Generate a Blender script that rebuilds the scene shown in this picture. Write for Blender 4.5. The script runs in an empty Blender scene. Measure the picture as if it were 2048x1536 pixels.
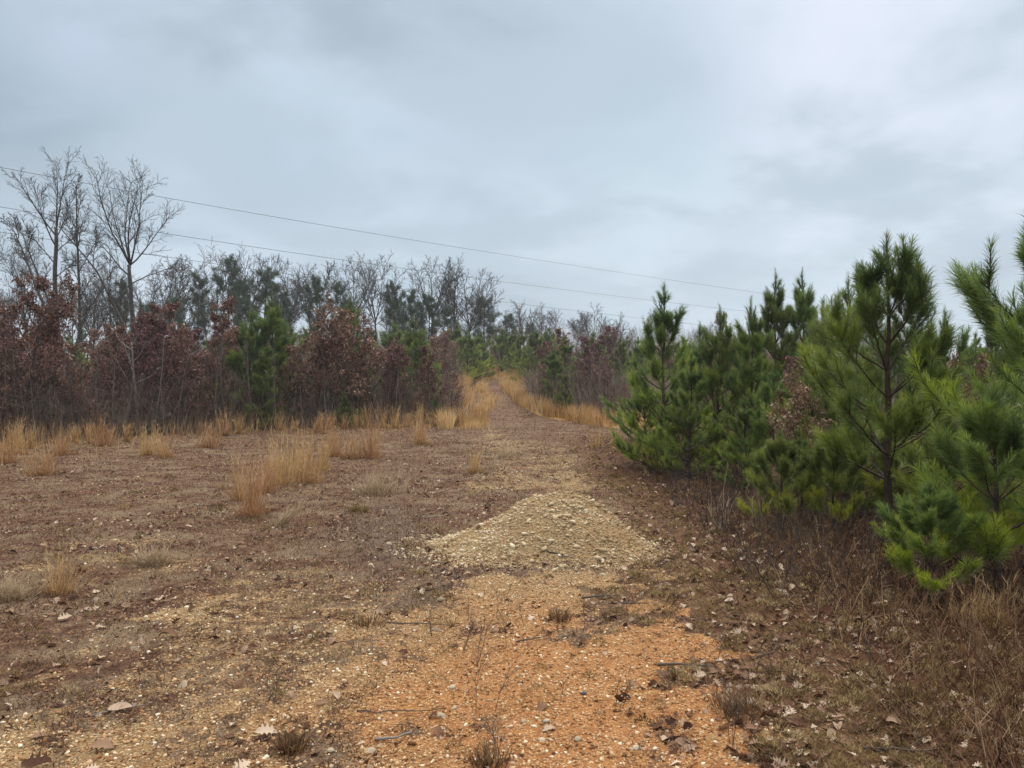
import bpy, math
import numpy as np
from mathutils import Vector
R = math.radians
sc = bpy.context.scene
col = sc.collection

# ------------------------------------------------------------------ camera
F = 1547.0            # focal length in pixels of the 2048 px wide photograph
HOR = 800.0           # row of the horizon
EYE = 1.6
PITCH = math.atan((HOR - 768) / F)
cam = bpy.data.cameras.new('camera'); camo = bpy.data.objects.new('camera', cam); col.objects.link(camo)
cam.sensor_width = 36; cam.lens = 36 * F / 2048; cam.clip_end = 12000; cam.clip_start = 0.05
camo.location = (0, 0, EYE); camo.rotation_euler = (math.pi / 2 + PITCH, 0, 0)
sc.camera = camo

# ------------------------------------------------------------------ world: overcast sky
SUN_EL, SUN_AZ = R(38), R(25)          # azimuth measured from +Y towards +X
sun_dir = Vector((math.sin(SUN_AZ) * math.cos(SUN_EL), math.cos(SUN_AZ) * math.cos(SUN_EL), math.sin(SUN_EL)))
w = bpy.data.worlds.new('World'); sc.world = w; w.use_nodes = True
nt = w.node_tree; nt.nodes.clear()
def N(t, typ, **kw):
    n = t.nodes.new(typ)
    for k, v in kw.items():
        if k in ('inp',):
            for a, b in v.items(): n.inputs[a].default_value = b
        else: setattr(n, k, v)
    return n
def L(t, a, b): t.links.new(a, b)
def math_(t, op, a, b=None, c=None):
    n = t.nodes.new('ShaderNodeMath'); n.operation = op
    for i, v in enumerate((a, b, c)):
        if v is None: continue
        if isinstance(v, (int, float)): n.inputs[i].default_value = v
        else: t.links.new(v, n.inputs[i])
    return n.outputs[0]
def mixc(t, fac, a, b, mode='MIX'):
    n = t.nodes.new('ShaderNodeMix'); n.data_type = 'RGBA'; n.blend_type = mode
    for i, v in ((0, fac), (6, a), (7, b)):
        if isinstance(v, (int, float)): n.inputs[i].default_value = v
        elif isinstance(v, tuple): n.inputs[i].default_value = (*v, 1) if len(v) == 3 else v
        else: t.links.new(v, n.inputs[i])
    return n.outputs[2]
def ramp(t, fac, stops, interp='LINEAR'):
    n = t.nodes.new('ShaderNodeValToRGB'); n.color_ramp.interpolation = interp
    e = n.color_ramp.elements
    while len(e) < len(stops): e.new(0.5)
    for i, (p, c) in enumerate(stops):
        e[i].position = p
        c = (c, c, c) if isinstance(c, (int, float)) else c
        e[i].color = (*c, 1)
    t.links.new(fac, n.inputs[0]); return n.outputs[0]
def sl(r, g, b):
    f = lambda c: (c / 255 / 12.92) if c <= 10 else ((c / 255 + 0.055) / 1.055) ** 2.4
    return (f(r), f(g), f(b))

SKY_GAIN = 1.03
tc = N(nt, 'ShaderNodeTexCoord'); sep = N(nt, 'ShaderNodeSeparateXYZ'); L(nt, tc.outputs['Generated'], sep.inputs[0])
zc = math_(nt, 'MAXIMUM', sep.outputs[2], 0.0)
den = math_(nt, 'ADD', zc, 0.22)
cx = math_(nt, 'DIVIDE', sep.outputs[0], den); cy = math_(nt, 'DIVIDE', sep.outputs[1], den)
cmb = N(nt, 'ShaderNodeCombineXYZ'); L(nt, cx, cmb.inputs[0]); L(nt, cy, cmb.inputs[1])
def cloud(scale, detail, rough, off, dist=0.0):
    m = N(nt, 'ShaderNodeMapping'); L(nt, cmb.outputs[0], m.inputs[0]); m.inputs['Location'].default_value = off
    n = N(nt, 'ShaderNodeTexNoise', inp={'Scale': scale, 'Detail': detail, 'Roughness': rough, 'Distortion': dist}); L(nt, m.outputs[0], n.inputs['Vector'])
    return n.outputs[0]
c1 = cloud(0.75, 3, 0.45, (2.3, 5.1, 0), 0.3); c2 = cloud(2.2, 6, 0.54, (7.7, 1.1, 0), 0.2)
cl = math_(nt, 'ADD', math_(nt, 'MULTIPLY', c1, 0.62), math_(nt, 'MULTIPLY', c2, 0.38))
cc = ramp(nt, cl, [(0.37, sl(158, 172, 185)), (0.47, sl(173, 188, 201)), (0.57, sl(188, 202, 215)), (0.68, sl(200, 211, 223))], 'EASE')
# pale band low down, as the air thickens towards the horizon
hz = math_(nt, 'SUBTRACT', 1.0, math_(nt, 'MINIMUM', math_(nt, 'MULTIPLY', zc, 5.0), 1.0))
cc = mixc(nt, math_(nt, 'MULTIPLY', hz, 0.55), cc, sl(196, 212, 224))
# thin spots that let sunlight through the cloud
def spot(px, py, rad, colr, amt, cc):
    d = Vector(((px - 1024) / F, 1.0, (HOR - py) / F)).normalized()
    vm = N(nt, 'ShaderNodeVectorMath', operation='DOT_PRODUCT'); L(nt, tc.outputs['Generated'], vm.inputs[0]); vm.inputs[1].default_value = d
    a = math_(nt, 'ARCCOSINE', math_(nt, 'MINIMUM', vm.outputs['Value'], 1.0))
    s = math_(nt, 'MULTIPLY', math_(nt, 'SUBTRACT', c2, 0.5), rad * 3.0)
    f = ramp(nt, math_(nt, 'DIVIDE', math_(nt, 'SUBTRACT', a, s), rad), [(0.0, amt), (1.0, 0.0)], 'EASE')
    return mixc(nt, f, cc, colr)
cc = spot(1740, 70, 0.24, sl(212, 218, 234), 0.7, cc)
cc = spot(1330, 350, 0.11, sl(198, 216, 226), 0.6, cc)
cc = spot(560, 50, 0.16, sl(196, 212, 228), 0.5, cc)
cc = spot(60, 230, 0.20, sl(146, 164, 178), 0.8, cc)
cc = spot(150, 60, 0.12, sl(186, 200, 220), 0.6, cc)
cc = spot(1300, 180, 0.16, sl(164, 182, 198), 0.6, cc)
cc = spot(480, 330, 0.16, sl(166, 184, 200), 0.6, cc)
cc = spot(1000, 60, 0.15, sl(168, 184, 200), 0.5, cc)
# overcast skies are brighter towards the zenith
zen = ramp(nt, zc, [(0.47, 0.0), (0.85, 1.0)], 'EASE')
zb = math_(nt, 'MULTIPLY_ADD', zen, 2.6, 1.0)
cc = mixc(nt, math_(nt, 'MULTIPLY', zen, .85), cc, (.60, .56, .50))
vs = N(nt, 'ShaderNodeVectorMath', operation='SCALE'); L(nt, cc, vs.inputs[0]); L(nt, zb, vs.inputs['Scale'])
bg = N(nt, 'ShaderNodeBackground', inp={'Strength': SKY_GAIN}); L(nt, vs.outputs[0], bg.inputs[0])
sky = N(nt, 'ShaderNodeTexSky', sky_type='NISHITA', sun_disc=False, sun_elevation=SUN_EL, sun_rotation=SUN_AZ)
bg2 = N(nt, 'ShaderNodeBackground', inp={'Strength': 0.05}); L(nt, sky.outputs[0], bg2.inputs[0])
mx = N(nt, 'ShaderNodeMixShader', inp={0: 0.93}); L(nt, bg2.outputs[0], mx.inputs[1]); L(nt, bg.outputs[0], mx.inputs[2])
wo = N(nt, 'ShaderNodeOutputWorld'); L(nt, mx.outputs[0], wo.inputs[0])

sl_ = bpy.data.lights.new('sun', 'SUN'); sl_.energy = 1.5; sl_.angle = R(10); sl_.color = (1.0, 0.93, 0.84)
so = bpy.data.objects.new('sun', sl_); col.objects.link(so); so.rotation_euler = sun_dir.to_track_quat('Z', 'Y').to_euler()
sc.view_settings.view_transform = 'Standard'; sc.view_settings.look = 'None'
sc.view_settings.exposure = 0.32; sc.view_settings.gamma = 1.0
sc.render.engine = 'CYCLES'

# ------------------------------------------------------------------ helpers
rs = np.random.RandomState
_tab = rs(5).rand(256, 256)
def vn(x, y, s=0):
    x = np.asarray(x, float) + s * 17.31; y = np.asarray(y, float) + s * 9.77
    xi = np.floor(x).astype(int); yi = np.floor(y).astype(int); fx = x - xi; fy = y - yi
    fx = fx * fx * (3 - 2 * fx); fy = fy * fy * (3 - 2 * fy)
    a = _tab[xi & 255, yi & 255]; b = _tab[(xi + 1) & 255, yi & 255]; c = _tab[xi & 255, (yi + 1) & 255]; d = _tab[(xi + 1) & 255, (yi + 1) & 255]
    return a + (b - a) * fx + (c - a) * fy + (a - b - c + d) * fx * fy
def fbm(x, y, s=0, o=3):
    r = 0; a = 1; t = 0
    for i in range(o):
        r = r + a * vn(np.asarray(x) * 2 ** i, np.asarray(y) * 2 ** i, s + i); t += a; a *= .5
    return r / t
def sst(a, b, x):
    t = np.clip((x - a) / (b - a), 0, 1); return t * t * (3 - 2 * t)

def ground(x, y):
    x = np.asarray(x, float); y = np.asarray(y, float)
    q = np.clip(y - 5, 0, 75); h = 0.0008 * q * q
    h = h + np.clip(y - 80, 0, 90) * 0.07 + np.clip(y - 170, 0, 400) * 0.01
    r = np.hypot(x, y); near = sst(60, 25, r)
    h = h + (fbm(x * .35, y * .35, 3) - .5) * .16 * sst(2, 8, r)
    h = h + near * ((fbm(x * 2.2, y * 2.2, 6, 3) - .5) * .05 + (fbm(x * 9, y * 9, 9, 2) - .5) * .018)
    h = h + sst(1.3, 2.6, x) * sst(14, 8, y) * .07          # rough bank on the right of the track
    return h
def gz(x, y): return float(ground(x, y))
def hit(px, py):
    """ground point seen at pixel (px, py) of the photograph"""
    k = (py - HOR) / F
    lo, hi = 1.5, 120.0
    y = lo
    while y < hi:
        if EYE - k * y < gz((px - 1024) / F * y, y): break
        y += max(.02, y * .004)
    return ((px - 1024) / F * y, y)
def X_(px, Y): return (px - 1024) / F * Y

def mk(name, V, faces, mat, parent=None, tint=None, smooth=False, loc=None):
    """V (n,3); faces: list of int arrays (m,k); one mesh object"""
    me = bpy.data.meshes.new(name)
    V = np.asarray(V, np.float32)
    me.vertices.add(len(V)); me.vertices.foreach_set('co', V.ravel())
    loops = np.concatenate([f.ravel() for f in faces]).astype(np.int32)
    tot = np.concatenate([np.full(len(f), f.shape[1]) for f in faces]).astype(np.int32)
    st = np.concatenate([[0], np.cumsum(tot)[:-1]]).astype(np.int32)
    me.loops.add(len(loops)); me.loops.foreach_set('vertex_index', loops)
    me.polygons.add(len(tot)); me.polygons.foreach_set('loop_start', st); me.polygons.foreach_set('loop_total', tot)
    if smooth: me.polygons.foreach_set('use_smooth', np.ones(len(tot), bool))
    me.update(calc_edges=True)
    if tint is not None:
        a = me.attributes.new('tint', 'FLOAT', 'POINT'); a.data.foreach_set('value', np.asarray(tint, np.float32))
    me.materials.append(mat)
    o = bpy.data.objects.new(name, me); col.objects.link(o)
    if parent: o.parent = parent
    if loc is not None: o.location = loc
    return o
def tag(o, label=None, cat=None, group=None, kind=None):
    if label: o['label'] = label
    if cat: o['category'] = cat
    if group: o['group'] = group
    if kind: o['kind'] = kind
    return o
def empty(name, loc=(0, 0, 0), rz=0):
    o = bpy.data.objects.new(name, None); col.objects.link(o); o.location = loc; o.rotation_euler = (0, 0, rz)
    o.empty_display_size = .3; return o

def nrm(a): return a / np.maximum(np.linalg.norm(a, axis=-1, keepdims=True), 1e-9)
def perp(d, g):
    r = nrm(g.normal(size=d.shape)); p = np.cross(d, r); return nrm(p)
class Acc:
    def __init__(s): s.V = []; s.F = {}; s.T = []; s.n = 0
    def add(s, V, Fs, T=None):
        V = np.asarray(V, float).reshape(-1, 3)
        for f in (Fs if isinstance(Fs, list) else [Fs]):
            s.F.setdefault(f.shape[1], []).append(f + s.n)
        s.V.append(V); s.T.append(np.full(len(V), .5) if T is None else np.broadcast_to(T, (len(V),)))
        s.n += len(V)
    def build(s, name, mat, parent=None, smooth=False, loc=None):
        return mk(name, np.concatenate(s.V), [np.concatenate(f) for f in s.F.values()], mat, parent, np.concatenate(s.T), smooth, loc)
def segs(acc, A, B, ra, rb, n=3, T=None):
    A = np.asarray(A, float); B = np.asarray(B, float); ra = np.broadcast_to(ra, (len(A),)); rb = np.broadcast_to(rb, (len(A),))
    d = nrm(B - A); ref = np.where(np.abs(d[:, 2:3]) < .9, [[0., 0, 1]], [[1., 0, 0]]); u = nrm(np.cross(d, ref)); v = np.cross(d, u)
    an = np.arange(n) / n * 2 * np.pi
    ring = u[:, None] * np.cos(an)[None, :, None] + v[:, None] * np.sin(an)[None, :, None]
    V = np.stack([A[:, None] + ring * ra[:, None, None], B[:, None] + ring * rb[:, None, None]], 1)  # N,2,n,3
    i = np.arange(n); j = (i + 1) % n
    q = np.stack([i, j, j + n, i + n], 1)[None] + (np.arange(len(A)) * 2 * n)[:, None, None]
    t = None if T is None else np.repeat(np.broadcast_to(T, (len(A),)), 2 * n)
    acc.add(V.reshape(-1, 3), q.reshape(-1, 4), t)
def tube(acc, P, r, n=8, rough=0, g=None, T=None):
    P = np.asarray(P, float); r = np.asarray(r, float); m = len(P)
    d = nrm(np.gradient(P, axis=0)); ref = np.array([[1., 0, 0]]) if abs(d[0, 2]) > .7 else np.array([[0, 0, 1.]])
    u = nrm(np.cross(d, ref)); v = np.cross(d, u); an = np.arange(n) / n * 2 * np.pi
    rr = r[:, None] * (1 + (rough * (g.rand(m, n) - .5) if rough else 0))
    V = P[:, None] + (u[:, None] * np.cos(an)[None, :, None] + v[:, None] * np.sin(an)[None, :, None]) * (rr * np.ones((m, n)))[..., None]
    i = np.arange(n); j = (i + 1) % n; q = np.stack([i, j, j + n, i + n], 1)[None] + (np.arange(m - 1) * n)[:, None, None]
    c0 = np.arange(n)[None, ::-1]; c1 = np.arange(n)[None] + (m - 1) * n
    acc.add(V.reshape(-1, 3), [q.reshape(-1, 4), c0, c1], T)
def inst(acc, TV, TF, P, X, Y, Z, S, T):
    """template TV (k,3), TF list; N frames"""
    k = len(TV); Nn = len(P); S = np.asarray(S); S = S[:, None] * np.ones(3) if S.ndim == 1 else S
    V = P[:, None] + (TV[None, :, 0:1] * S[:, None, 0:1] * X[:, None] + TV[None, :, 1:2] * S[:, None, 1:2] * Y[:, None] + TV[None, :, 2:3] * S[:, None, 2:3] * Z[:, None])
    fs = [(f[None] + (np.arange(Nn) * k)[:, None, None]).reshape(-1, f.shape[1]) for f in TF]
    acc.add(V.reshape(-1, 3), fs, np.repeat(T, k))

# ------------------------------------------------------------------ materials
def pmat(name, rough=.85, spec=.2):
    m = bpy.data.materials.new(name); m.use_nodes = True; t = m.node_tree; b = t.nodes['Principled BSDF']
    b.inputs['Roughness'].default_value = rough; b.inputs['Specular IOR Level'].default_value = spec
    return m, t, b
def tint_of(t): return N(t, 'ShaderNodeAttribute', attribute_name='tint').outputs['Fac']
def tinted(name, stops, rough=.8, spec=.15, objvar=0.0, bump=0, nscale=0, trans=0.0):
    m, t, b = pmat(name, rough, spec)
    f = tint_of(t)
    if nscale:
        tcn = N(t, 'ShaderNodeTexCoord'); n = N(t, 'ShaderNodeTexNoise', inp={'Scale': nscale, 'Detail': 3.0}); L(t, tcn.outputs['Object'], n.inputs['Vector'])
        f = math_(t, 'ADD', f, math_(t, 'MULTIPLY', math_(t, 'SUBTRACT', n.outputs[0], .5), .8))
        if bump:
            bp = N(t, 'ShaderNodeBump', inp={'Strength': bump, 'Distance': .02}); L(t, n.outputs[0], bp.inputs['Height']); L(t, bp.outputs[0], b.inputs['Normal'])
    c = ramp(t, f, stops)
    if objvar:
        oi = N(t, 'ShaderNodeObjectInfo'); hs = N(t, 'ShaderNodeHueSaturation')
        L(t, math_(t, 'MULTIPLY_ADD', oi.outputs['Random'], objvar * .25, .5 - objvar * .125), hs.inputs['Hue'])
        L(t, math_(t, 'MULTIPLY_ADD', oi.outputs['Random'], objvar * 2, 1 - objvar), hs.inputs['Value'])
        L(t, c, hs.inputs['Color']); c = hs.outputs[0]
    L(t, c, b.inputs['Base Color'])
    if trans:
        tr = N(t, 'ShaderNodeBsdfTranslucent'); L(t, c, tr.inputs[0])
        ms = N(t, 'ShaderNodeMixShader', inp={0: trans}); L(t, b.outputs[0], ms.inputs[1]); L(t, tr.outputs[0], ms.inputs[2])
        L(t, ms.outputs[0], t.nodes['Material Output'].inputs[0])
    return m
M = {}
M['bark_pine'] = tinted('pine_bark', [(0, (.022, .015, .012)), (.5, (.058, .040, .032)), (1, (.13, .095, .078))], nscale=14, bump=.8)
M['bark_grey'] = tinted('grey_bark', [(0, (.028, .024, .020)), (.5, (.070, .062, .054)), (1, (.13, .115, .10))], nscale=5, bump=.4)
M['bark_pale'] = tinted('pale_bark', [(0, (.15, .14, .125)), (1, (.32, .30, .27))], nscale=6)
M['twig'] = tinted('twig_bark', [(0, (.028, .023, .021)), (1, (.11, .092, .083))], objvar=.15)
M['needle'] = tinted('pine_needles', [(0, (.20, .11, .045)), (.03, (.20, .11, .045)), (.06, (.060, .100, .036)), (.4, (.16, .225, .058)), (.75, (.28, .35, .055)), (1, (.44, .48, .04))], rough=.45, spec=.35, objvar=.12, trans=.25)
M['needle_far'] = tinted('dark_pine_needles', [(0, (.030, .050, .034)), (1, (.10, .14, .085))], rough=.6, objvar=.15, trans=.2)
M['leaf_red'] = tinted('dry_oak_leaves', [(0, (.055, .026, .020)), (.5, (.185, .082, .062)), (.8, (.31, .165, .13)), (1, (.55, .40, .33))], rough=.5, spec=.35, objvar=.28, trans=.2)
M['litter'] = tinted('fallen_leaves', [(0, (.035, .018, .014)), (.35, (.11, .050, .030)), (.55, (.20, .105, .058)), (.75, (.34, .225, .15)), (1, (.56, .44, .33))], rough=.7, trans=.1)
M['broom'] = tinted('golden_grass', [(0, (.20, .115, .052)), (.5, (.49, .285, .120)), (1, (.72, .54, .31))], rough=.7, objvar=.1, trans=.3)
M['straw'] = tinted('pale_straw', [(0, (.20, .14, .085)), (.5, (.42, .31, .19)), (1, (.66, .54, .38))], rough=.7, trans=.25)
M['mat_red'] = tinted('red_brown_grass', [(0, (.045, .017, .012)), (.45, (.155, .072, .043)), (.75, (.31, .185, .105)), (1, (.58, .44, .27))], rough=.8, trans=.15)
M['mat_grey'] = tinted('grey_brown_grass', [(0, (.045, .031, .025)), (.5, (.155, .110, .084)), (1, (.42, .32, .23))], rough=.8, trans=.15)
M['moss'] = tinted('olive_moss', [(0, (.05, .032, .014)), (.5, (.24, .165, .068)), (1, (.54, .41, .21))], rough=.85, trans=.2)
M['pebble'] = tinted('pebble', [(0, (.11, .045, .018)), (.35, (.32, .155, .062)), (.65, (.46, .28, .135)), (.9, (.62, .46, .27)), (1, (.74, .66, .50))], rough=.75, spec=.25)
M['pilestone'] = tinted('pile_stone', [(0, (.20, .115, .055)), (.35, (.40, .285, .16)), (.8, (.56, .44, .28)), (1, (.70, .60, .44))], rough=.8)
M['weed'] = tinted('dead_weed', [(0, (.05, .038, .032)), (1, (.16, .125, .10))], rough=.8)
M['stone'] = tinted('pale_stone', [(0, (.22, .17, .10)), (1, (.52, .45, .34))], rough=.8, nscale=30, bump=.4)
M['darkstone'] = tinted('dark_stone', [(0, (.06, .065, .08)), (1, (.14, .15, .17))], rough=.6, nscale=20, bump=.4)
m_, t_, b_ = pmat('wire', .5, .3); b_.inputs['Base Color'].default_value = (.10, .11, .12, 1); b_.inputs['Metallic'].default_value = .3; M['wire'] = m_
M['brush'] = tinted('brush_stems', [(0, (.075, .050, .040)), (.6, (.20, .145, .115)), (1, (.37, .30, .25))])
M['bark_mid'] = tinted('sapling_bark', [(0, (.11, .095, .082)), (1, (.30, .27, .235))], nscale=6)
M['rust'] = tinted('rust_brush', [(0, (.05, .024, .015)), (.5, (.16, .078, .042)), (.85, (.30, .18, .10)), (1, (.46, .33, .20))])

# ------------------------------------------------------------------ ground zones (what lies on the ground, in metres)
YR = [0, 3.4, 4.1, 5, 6.2, 7.5, 9, 12, 16, 21, 30]
XR = [1.4, 1.22, 1.15, 1.15, 1.08, 1.15, 1.35, 1.7, 1.6, 1.5, 1.1]
XO = [-1.2, -1.0, -.85, -.75, -.8, -.7, -.5, -.3, -.4, -.5, -1.0]
XY = [-2.6, -2.2, -2.3, -2.5, -2.7, -2.4, -1.3, -1.0, -1.1, -1.2, -1.5]
PY = [28, 33, 40, 48, 60, 70, 80, 95, 120]; PX = [-.9, -1.3, -1.3, -1.0, -2.3, -1.9, .5, -7, -20]
MC = (.63, 8.45)        # centre of the gravel pile
def zones(x, y):
    n1 = fbm(x * .9, y * .9, 21) - .5; n2 = fbm(x * 3.2, y * 3.2, 31) - .5; n3 = fbm(x * 9, y * 9, 41, 2) - .5
    wob = n1 * .9 + n2 * .6 + n3 * .25
    xr = np.interp(y, YR, XR); xo = np.interp(y, YR, XO); xy = np.interp(y, YR, XY)
    right = sst(-.22, .26, x - xr + n1 * .5 + n2 * .9 + n3 * .5)
    core = sst(-.15, .35, x - xo + wob * .9) * (1 - right)
    yel = sst(-.5, .6, x - xy + wob * 2.2) * (1 - right)
    patch = sst(.38, .62, fbm(x * 1.1 + 9, y * 1.1, 55) + n2 * .55)
    far = sst(7.2, 9.5, y)
    patchb = sst(.44, .62, fbm(x * 1.0 + 3, y * .8, 57) + n2 * .5)
    g = np.clip(np.maximum(core * (1 - .55 * far * (1 - patchb)), yel * (.45 + .55 * patch)) * (1 - .35 * sst(10, 22, y)), 0, 1)
    # the strip of grey grass that runs in front and to the left of the pile
    strip = np.exp(-((x + 1.25 - (y - 8.0) * -.15) / .62) ** 2 - ((y - 8.9) / 2.1) ** 2) * 1.2 + np.exp(-((x - .1 + n1) / .9) ** 2 - ((y - 7.3 + n2 * .7) / .20) ** 2) * 1.0 \
        + np.exp(-((x + .78 + n2) / .30) ** 2 - ((y - 6.45 + n1 * 1.2) / .55) ** 2)
    g = g * (1 - np.clip(strip * (1 + n2 * 1.6 + n3) , 0, 1))
    g = g * sst(34, 22, y)
    # scattered little gravel windows in the left field
    fieldp = sst(.55, .74, fbm(x * .9 + 5, y * .9, 77) + n2 * .35) * (x < xo) * sst(16, 10, y)
    g = np.maximum(g, fieldp * .45)
    thin = sst(.58, .76, fbm(x * 1.7 + 31, y * 1.3, 95) + n2 * .35)
    g = g * (1 - .6 * thin) * np.where(y > 9.0, .40 + .35 * sst(12, 14, y), 1)
    xc = np.interp(y, [9, 16, 22, 30, 34], [.35, .35, -.15, -1.05, -1.2]); g = np.maximum(g, .62 * np.exp(-((x - xc + n2 * .8) / .55) ** 2) * sst(9, 11, y) * sst(33, 27, y) * sst(.36, .6, fbm(x * 1.4, y * .6, 97)))
    g = g * (1 - np.exp(-((x + 1.2) / .9) ** 2 - ((y - 10) / 2.2) ** 2) * .7)
    orange = np.clip(1.0 * sst(-.8, 1.0, x - np.interp(y, YR, XO) + n1 * 1.6) * sst(7.9, 4.6, y + n1 * 1.5), 0, 1)
    grey = np.clip(np.exp(-((x + 1.7) / 1.1) ** 2 - ((y - 9.5) / 3.4) ** 2) * .42 + strip * .30 + sst(.5, .7, fbm(x * .5, y * .5, 91)) * .25, 0, 1) * (1 - right)
    pc = np.interp(y, PY, PX)
    track = sst(2.2, 1.2, np.abs(x - pc) + n2 * .8) * sst(27, 31, y)
    gold = (sst(6.5, 3.0, np.abs(x - pc) + n1 * 2) * sst(29, 33, y) * sst(-1.5, 1.5, y - np.where(x > pc + .8, np.interp(x, [0, .6, 1.5, 3, 4.5, 9], [47, 43, 37, 32, 29.5, 26.5]), 0)) + sst(.3, 1.2, x) * sst(10, 7, x) * sst(0, 2, y - np.interp(x, [0, .6, 1.5, 3, 4.5, 9], [47, 43, 37, 32, 29.5, 26.5])) * sst(44, 36, y)) * (1 - track)
    return g, orange, right * sst(30, 22, y), grey, track, np.clip(gold, 0, 1)

def build_ground():
    ra = np.concatenate([[0.25], np.geomspace(.5, 2, 25), np.geomspace(2.03, 60, 470), np.geomspace(62, 1700, 60)])
    fa = np.arange(-52, 52.01, .17); ba = np.arange(56, 304.01, 4.0)
    th = np.radians(np.concatenate([fa, ba])); nr, na = len(ra), len(th)
    x = ra[:, None] * np.sin(th)[None]; y = ra[:, None] * np.cos(th)[None]
    V = np.stack([x, y, ground(x, y)], -1).reshape(-1, 3)
    V = np.concatenate([V, [[0, 0, gz(0, 0)]]])
    i = np.arange(nr - 1)[:, None]; j = np.arange(na)[None]; j2 = (j + 1) % na
    q = np.stack([i * na + j, i * na + j2, (i + 1) * na + j2, (i + 1) * na + j], -1).reshape(-1, 4)[:, ::-1]
    c = len(V) - 1; jj = np.arange(na); tri = np.stack([jj, (jj + 1) % na, np.full(na, c)], 1)
    m, t, b = pmat('earth', .95, .1)
    A = lambda nme: N(t, 'ShaderNodeAttribute', attribute_name=nme).outputs['Fac']
    tcn = N(t, 'ShaderNodeTexCoord')
    def noi(s, d=4, r=.6):
        n = N(t, 'ShaderNodeTexNoise', inp={'Scale': s, 'Detail': d, 'Roughness': r}); L(t, tcn.outputs['Object'], n.inputs['Vector']); return n.outputs[0]
    nf = noi(60, 4); nm = noi(9, 5); nl = noi(1.6, 4); nx = noi(170, 2)
    vor = N(t, 'ShaderNodeTexVoronoi', inp={'Scale': 75.0}); L(t, tcn.outputs['Object'], vor.inputs['Vector'])
    vc = N(t, 'ShaderNodeSeparateColor'); L(t, vor.outputs['Color'], vc.inputs[0])
    # gravel: clay with chips of stone
    clay_o = ramp(t, nm, [(.3, (.22, .086, .030)), (.7, (.40, .185, .068))]); chip_o = ramp(t, vc.outputs[0], [(0, (.30, .14, .055)), (.6, (.48, .29, .135)), (1, (.64, .48, .28))])
    clay_y = ramp(t, nm, [(.3, (.16, .098, .050)), (.7, (.30, .195, .095))]); chip_y = ramp(t, vc.outputs[0], [(0, (.26, .18, .09)), (.6, (.44, .33, .18)), (1, (.62, .52, .34))])
    chipm = math_(t, 'MULTIPLY', ramp(t, vor.outputs['Distance'], [(.30, 1.0), (.48, 0.0)]), .8)
    og = A('orange'); gv = mixc(t, og, mixc(t, chipm, clay_y, chip_y), mixc(t, chipm, clay_o, chip_o))
    red = ramp(t, math_(t, 'MULTIPLY_ADD', nf, .5, math_(t, 'MULTIPLY', nm, .5)), [(.34, (.026, .012, .008)), (.48, (.092, .046, .028)), (.59, (.195, .115, .068)), (.69, (.44, .33, .205))])
    tan = ramp(t, nf, [(.35, (.11, .075, .048)), (.7, (.30, .22, .135))])
    red = mixc(t, ramp(t, nl, [(.44, 0.0), (.62, .85)]), red, tan)
    gry = ramp(t, nf, [(.33, (.036, .022, .016)), (.5, (.115, .074, .052)), (.68, (.30, .21, .14))])
    mos = ramp(t, math_(t, 'MULTIPLY_ADD', nf, .6, math_(t, 'MULTIPLY', nm, .4)), [(.36, (.036, .018, .011)), (.5, (.115, .060, .032)), (.60, (.22, .14, .070)), (.72, (.36, .26, .145))])
    trk = ramp(t, math_(t, 'MULTIPLY_ADD', nf, .4, math_(t, 'MULTIPLY', noi(4.0, 5, .65), .6)), [(.33, (.075, .042, .028)), (.52, (.155, .092, .060)), (.68, (.32, .22, .14))])
    gld = ramp(t, nf, [(.35, (.30, .165, .062)), (.65, (.54, .34, .15))])
    dz = math_(t, 'ADD', math_(t, 'MULTIPLY', math_(t, 'SUBTRACT', nf, .5), 1.3), math_(t, 'MULTIPLY', math_(t, 'SUBTRACT', nm, .5), 1.5))
    def dith(nme): return ramp(t, math_(t, 'ADD', A(nme), dz), [(.38, 0.0), (.62, 1.0)])
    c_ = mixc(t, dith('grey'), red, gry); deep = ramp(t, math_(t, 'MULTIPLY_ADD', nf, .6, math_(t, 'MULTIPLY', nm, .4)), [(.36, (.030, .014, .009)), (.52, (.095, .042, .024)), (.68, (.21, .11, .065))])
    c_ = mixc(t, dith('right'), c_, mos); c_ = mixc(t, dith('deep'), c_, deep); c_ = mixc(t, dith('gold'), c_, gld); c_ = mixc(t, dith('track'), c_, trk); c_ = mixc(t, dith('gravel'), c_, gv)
    L(t, c_, b.inputs['Base Color'])
    hgt = math_(t, 'ADD', math_(t, 'MULTIPLY', nf, .6), math_(t, 'MULTIPLY', nx, .4))
    bp = N(t, 'ShaderNodeBump', inp={'Strength': .9, 'Distance': .02}); L(t, hgt, bp.inputs['Height']); L(t, bp.outputs[0], b.inputs['Normal'])
    o = mk('ground', V, [q, tri], m, smooth=True)
    zs = zones(V[:, 0], V[:, 1])
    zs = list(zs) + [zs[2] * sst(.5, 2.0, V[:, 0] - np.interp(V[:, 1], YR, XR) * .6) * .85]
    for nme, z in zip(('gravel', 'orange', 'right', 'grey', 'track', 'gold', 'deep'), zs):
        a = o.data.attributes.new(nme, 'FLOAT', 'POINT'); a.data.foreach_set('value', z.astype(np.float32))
    tag(o, kind='structure', label='winter field of red brown mat grass and orange gravel track rising to the woods')
build_ground()

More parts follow.
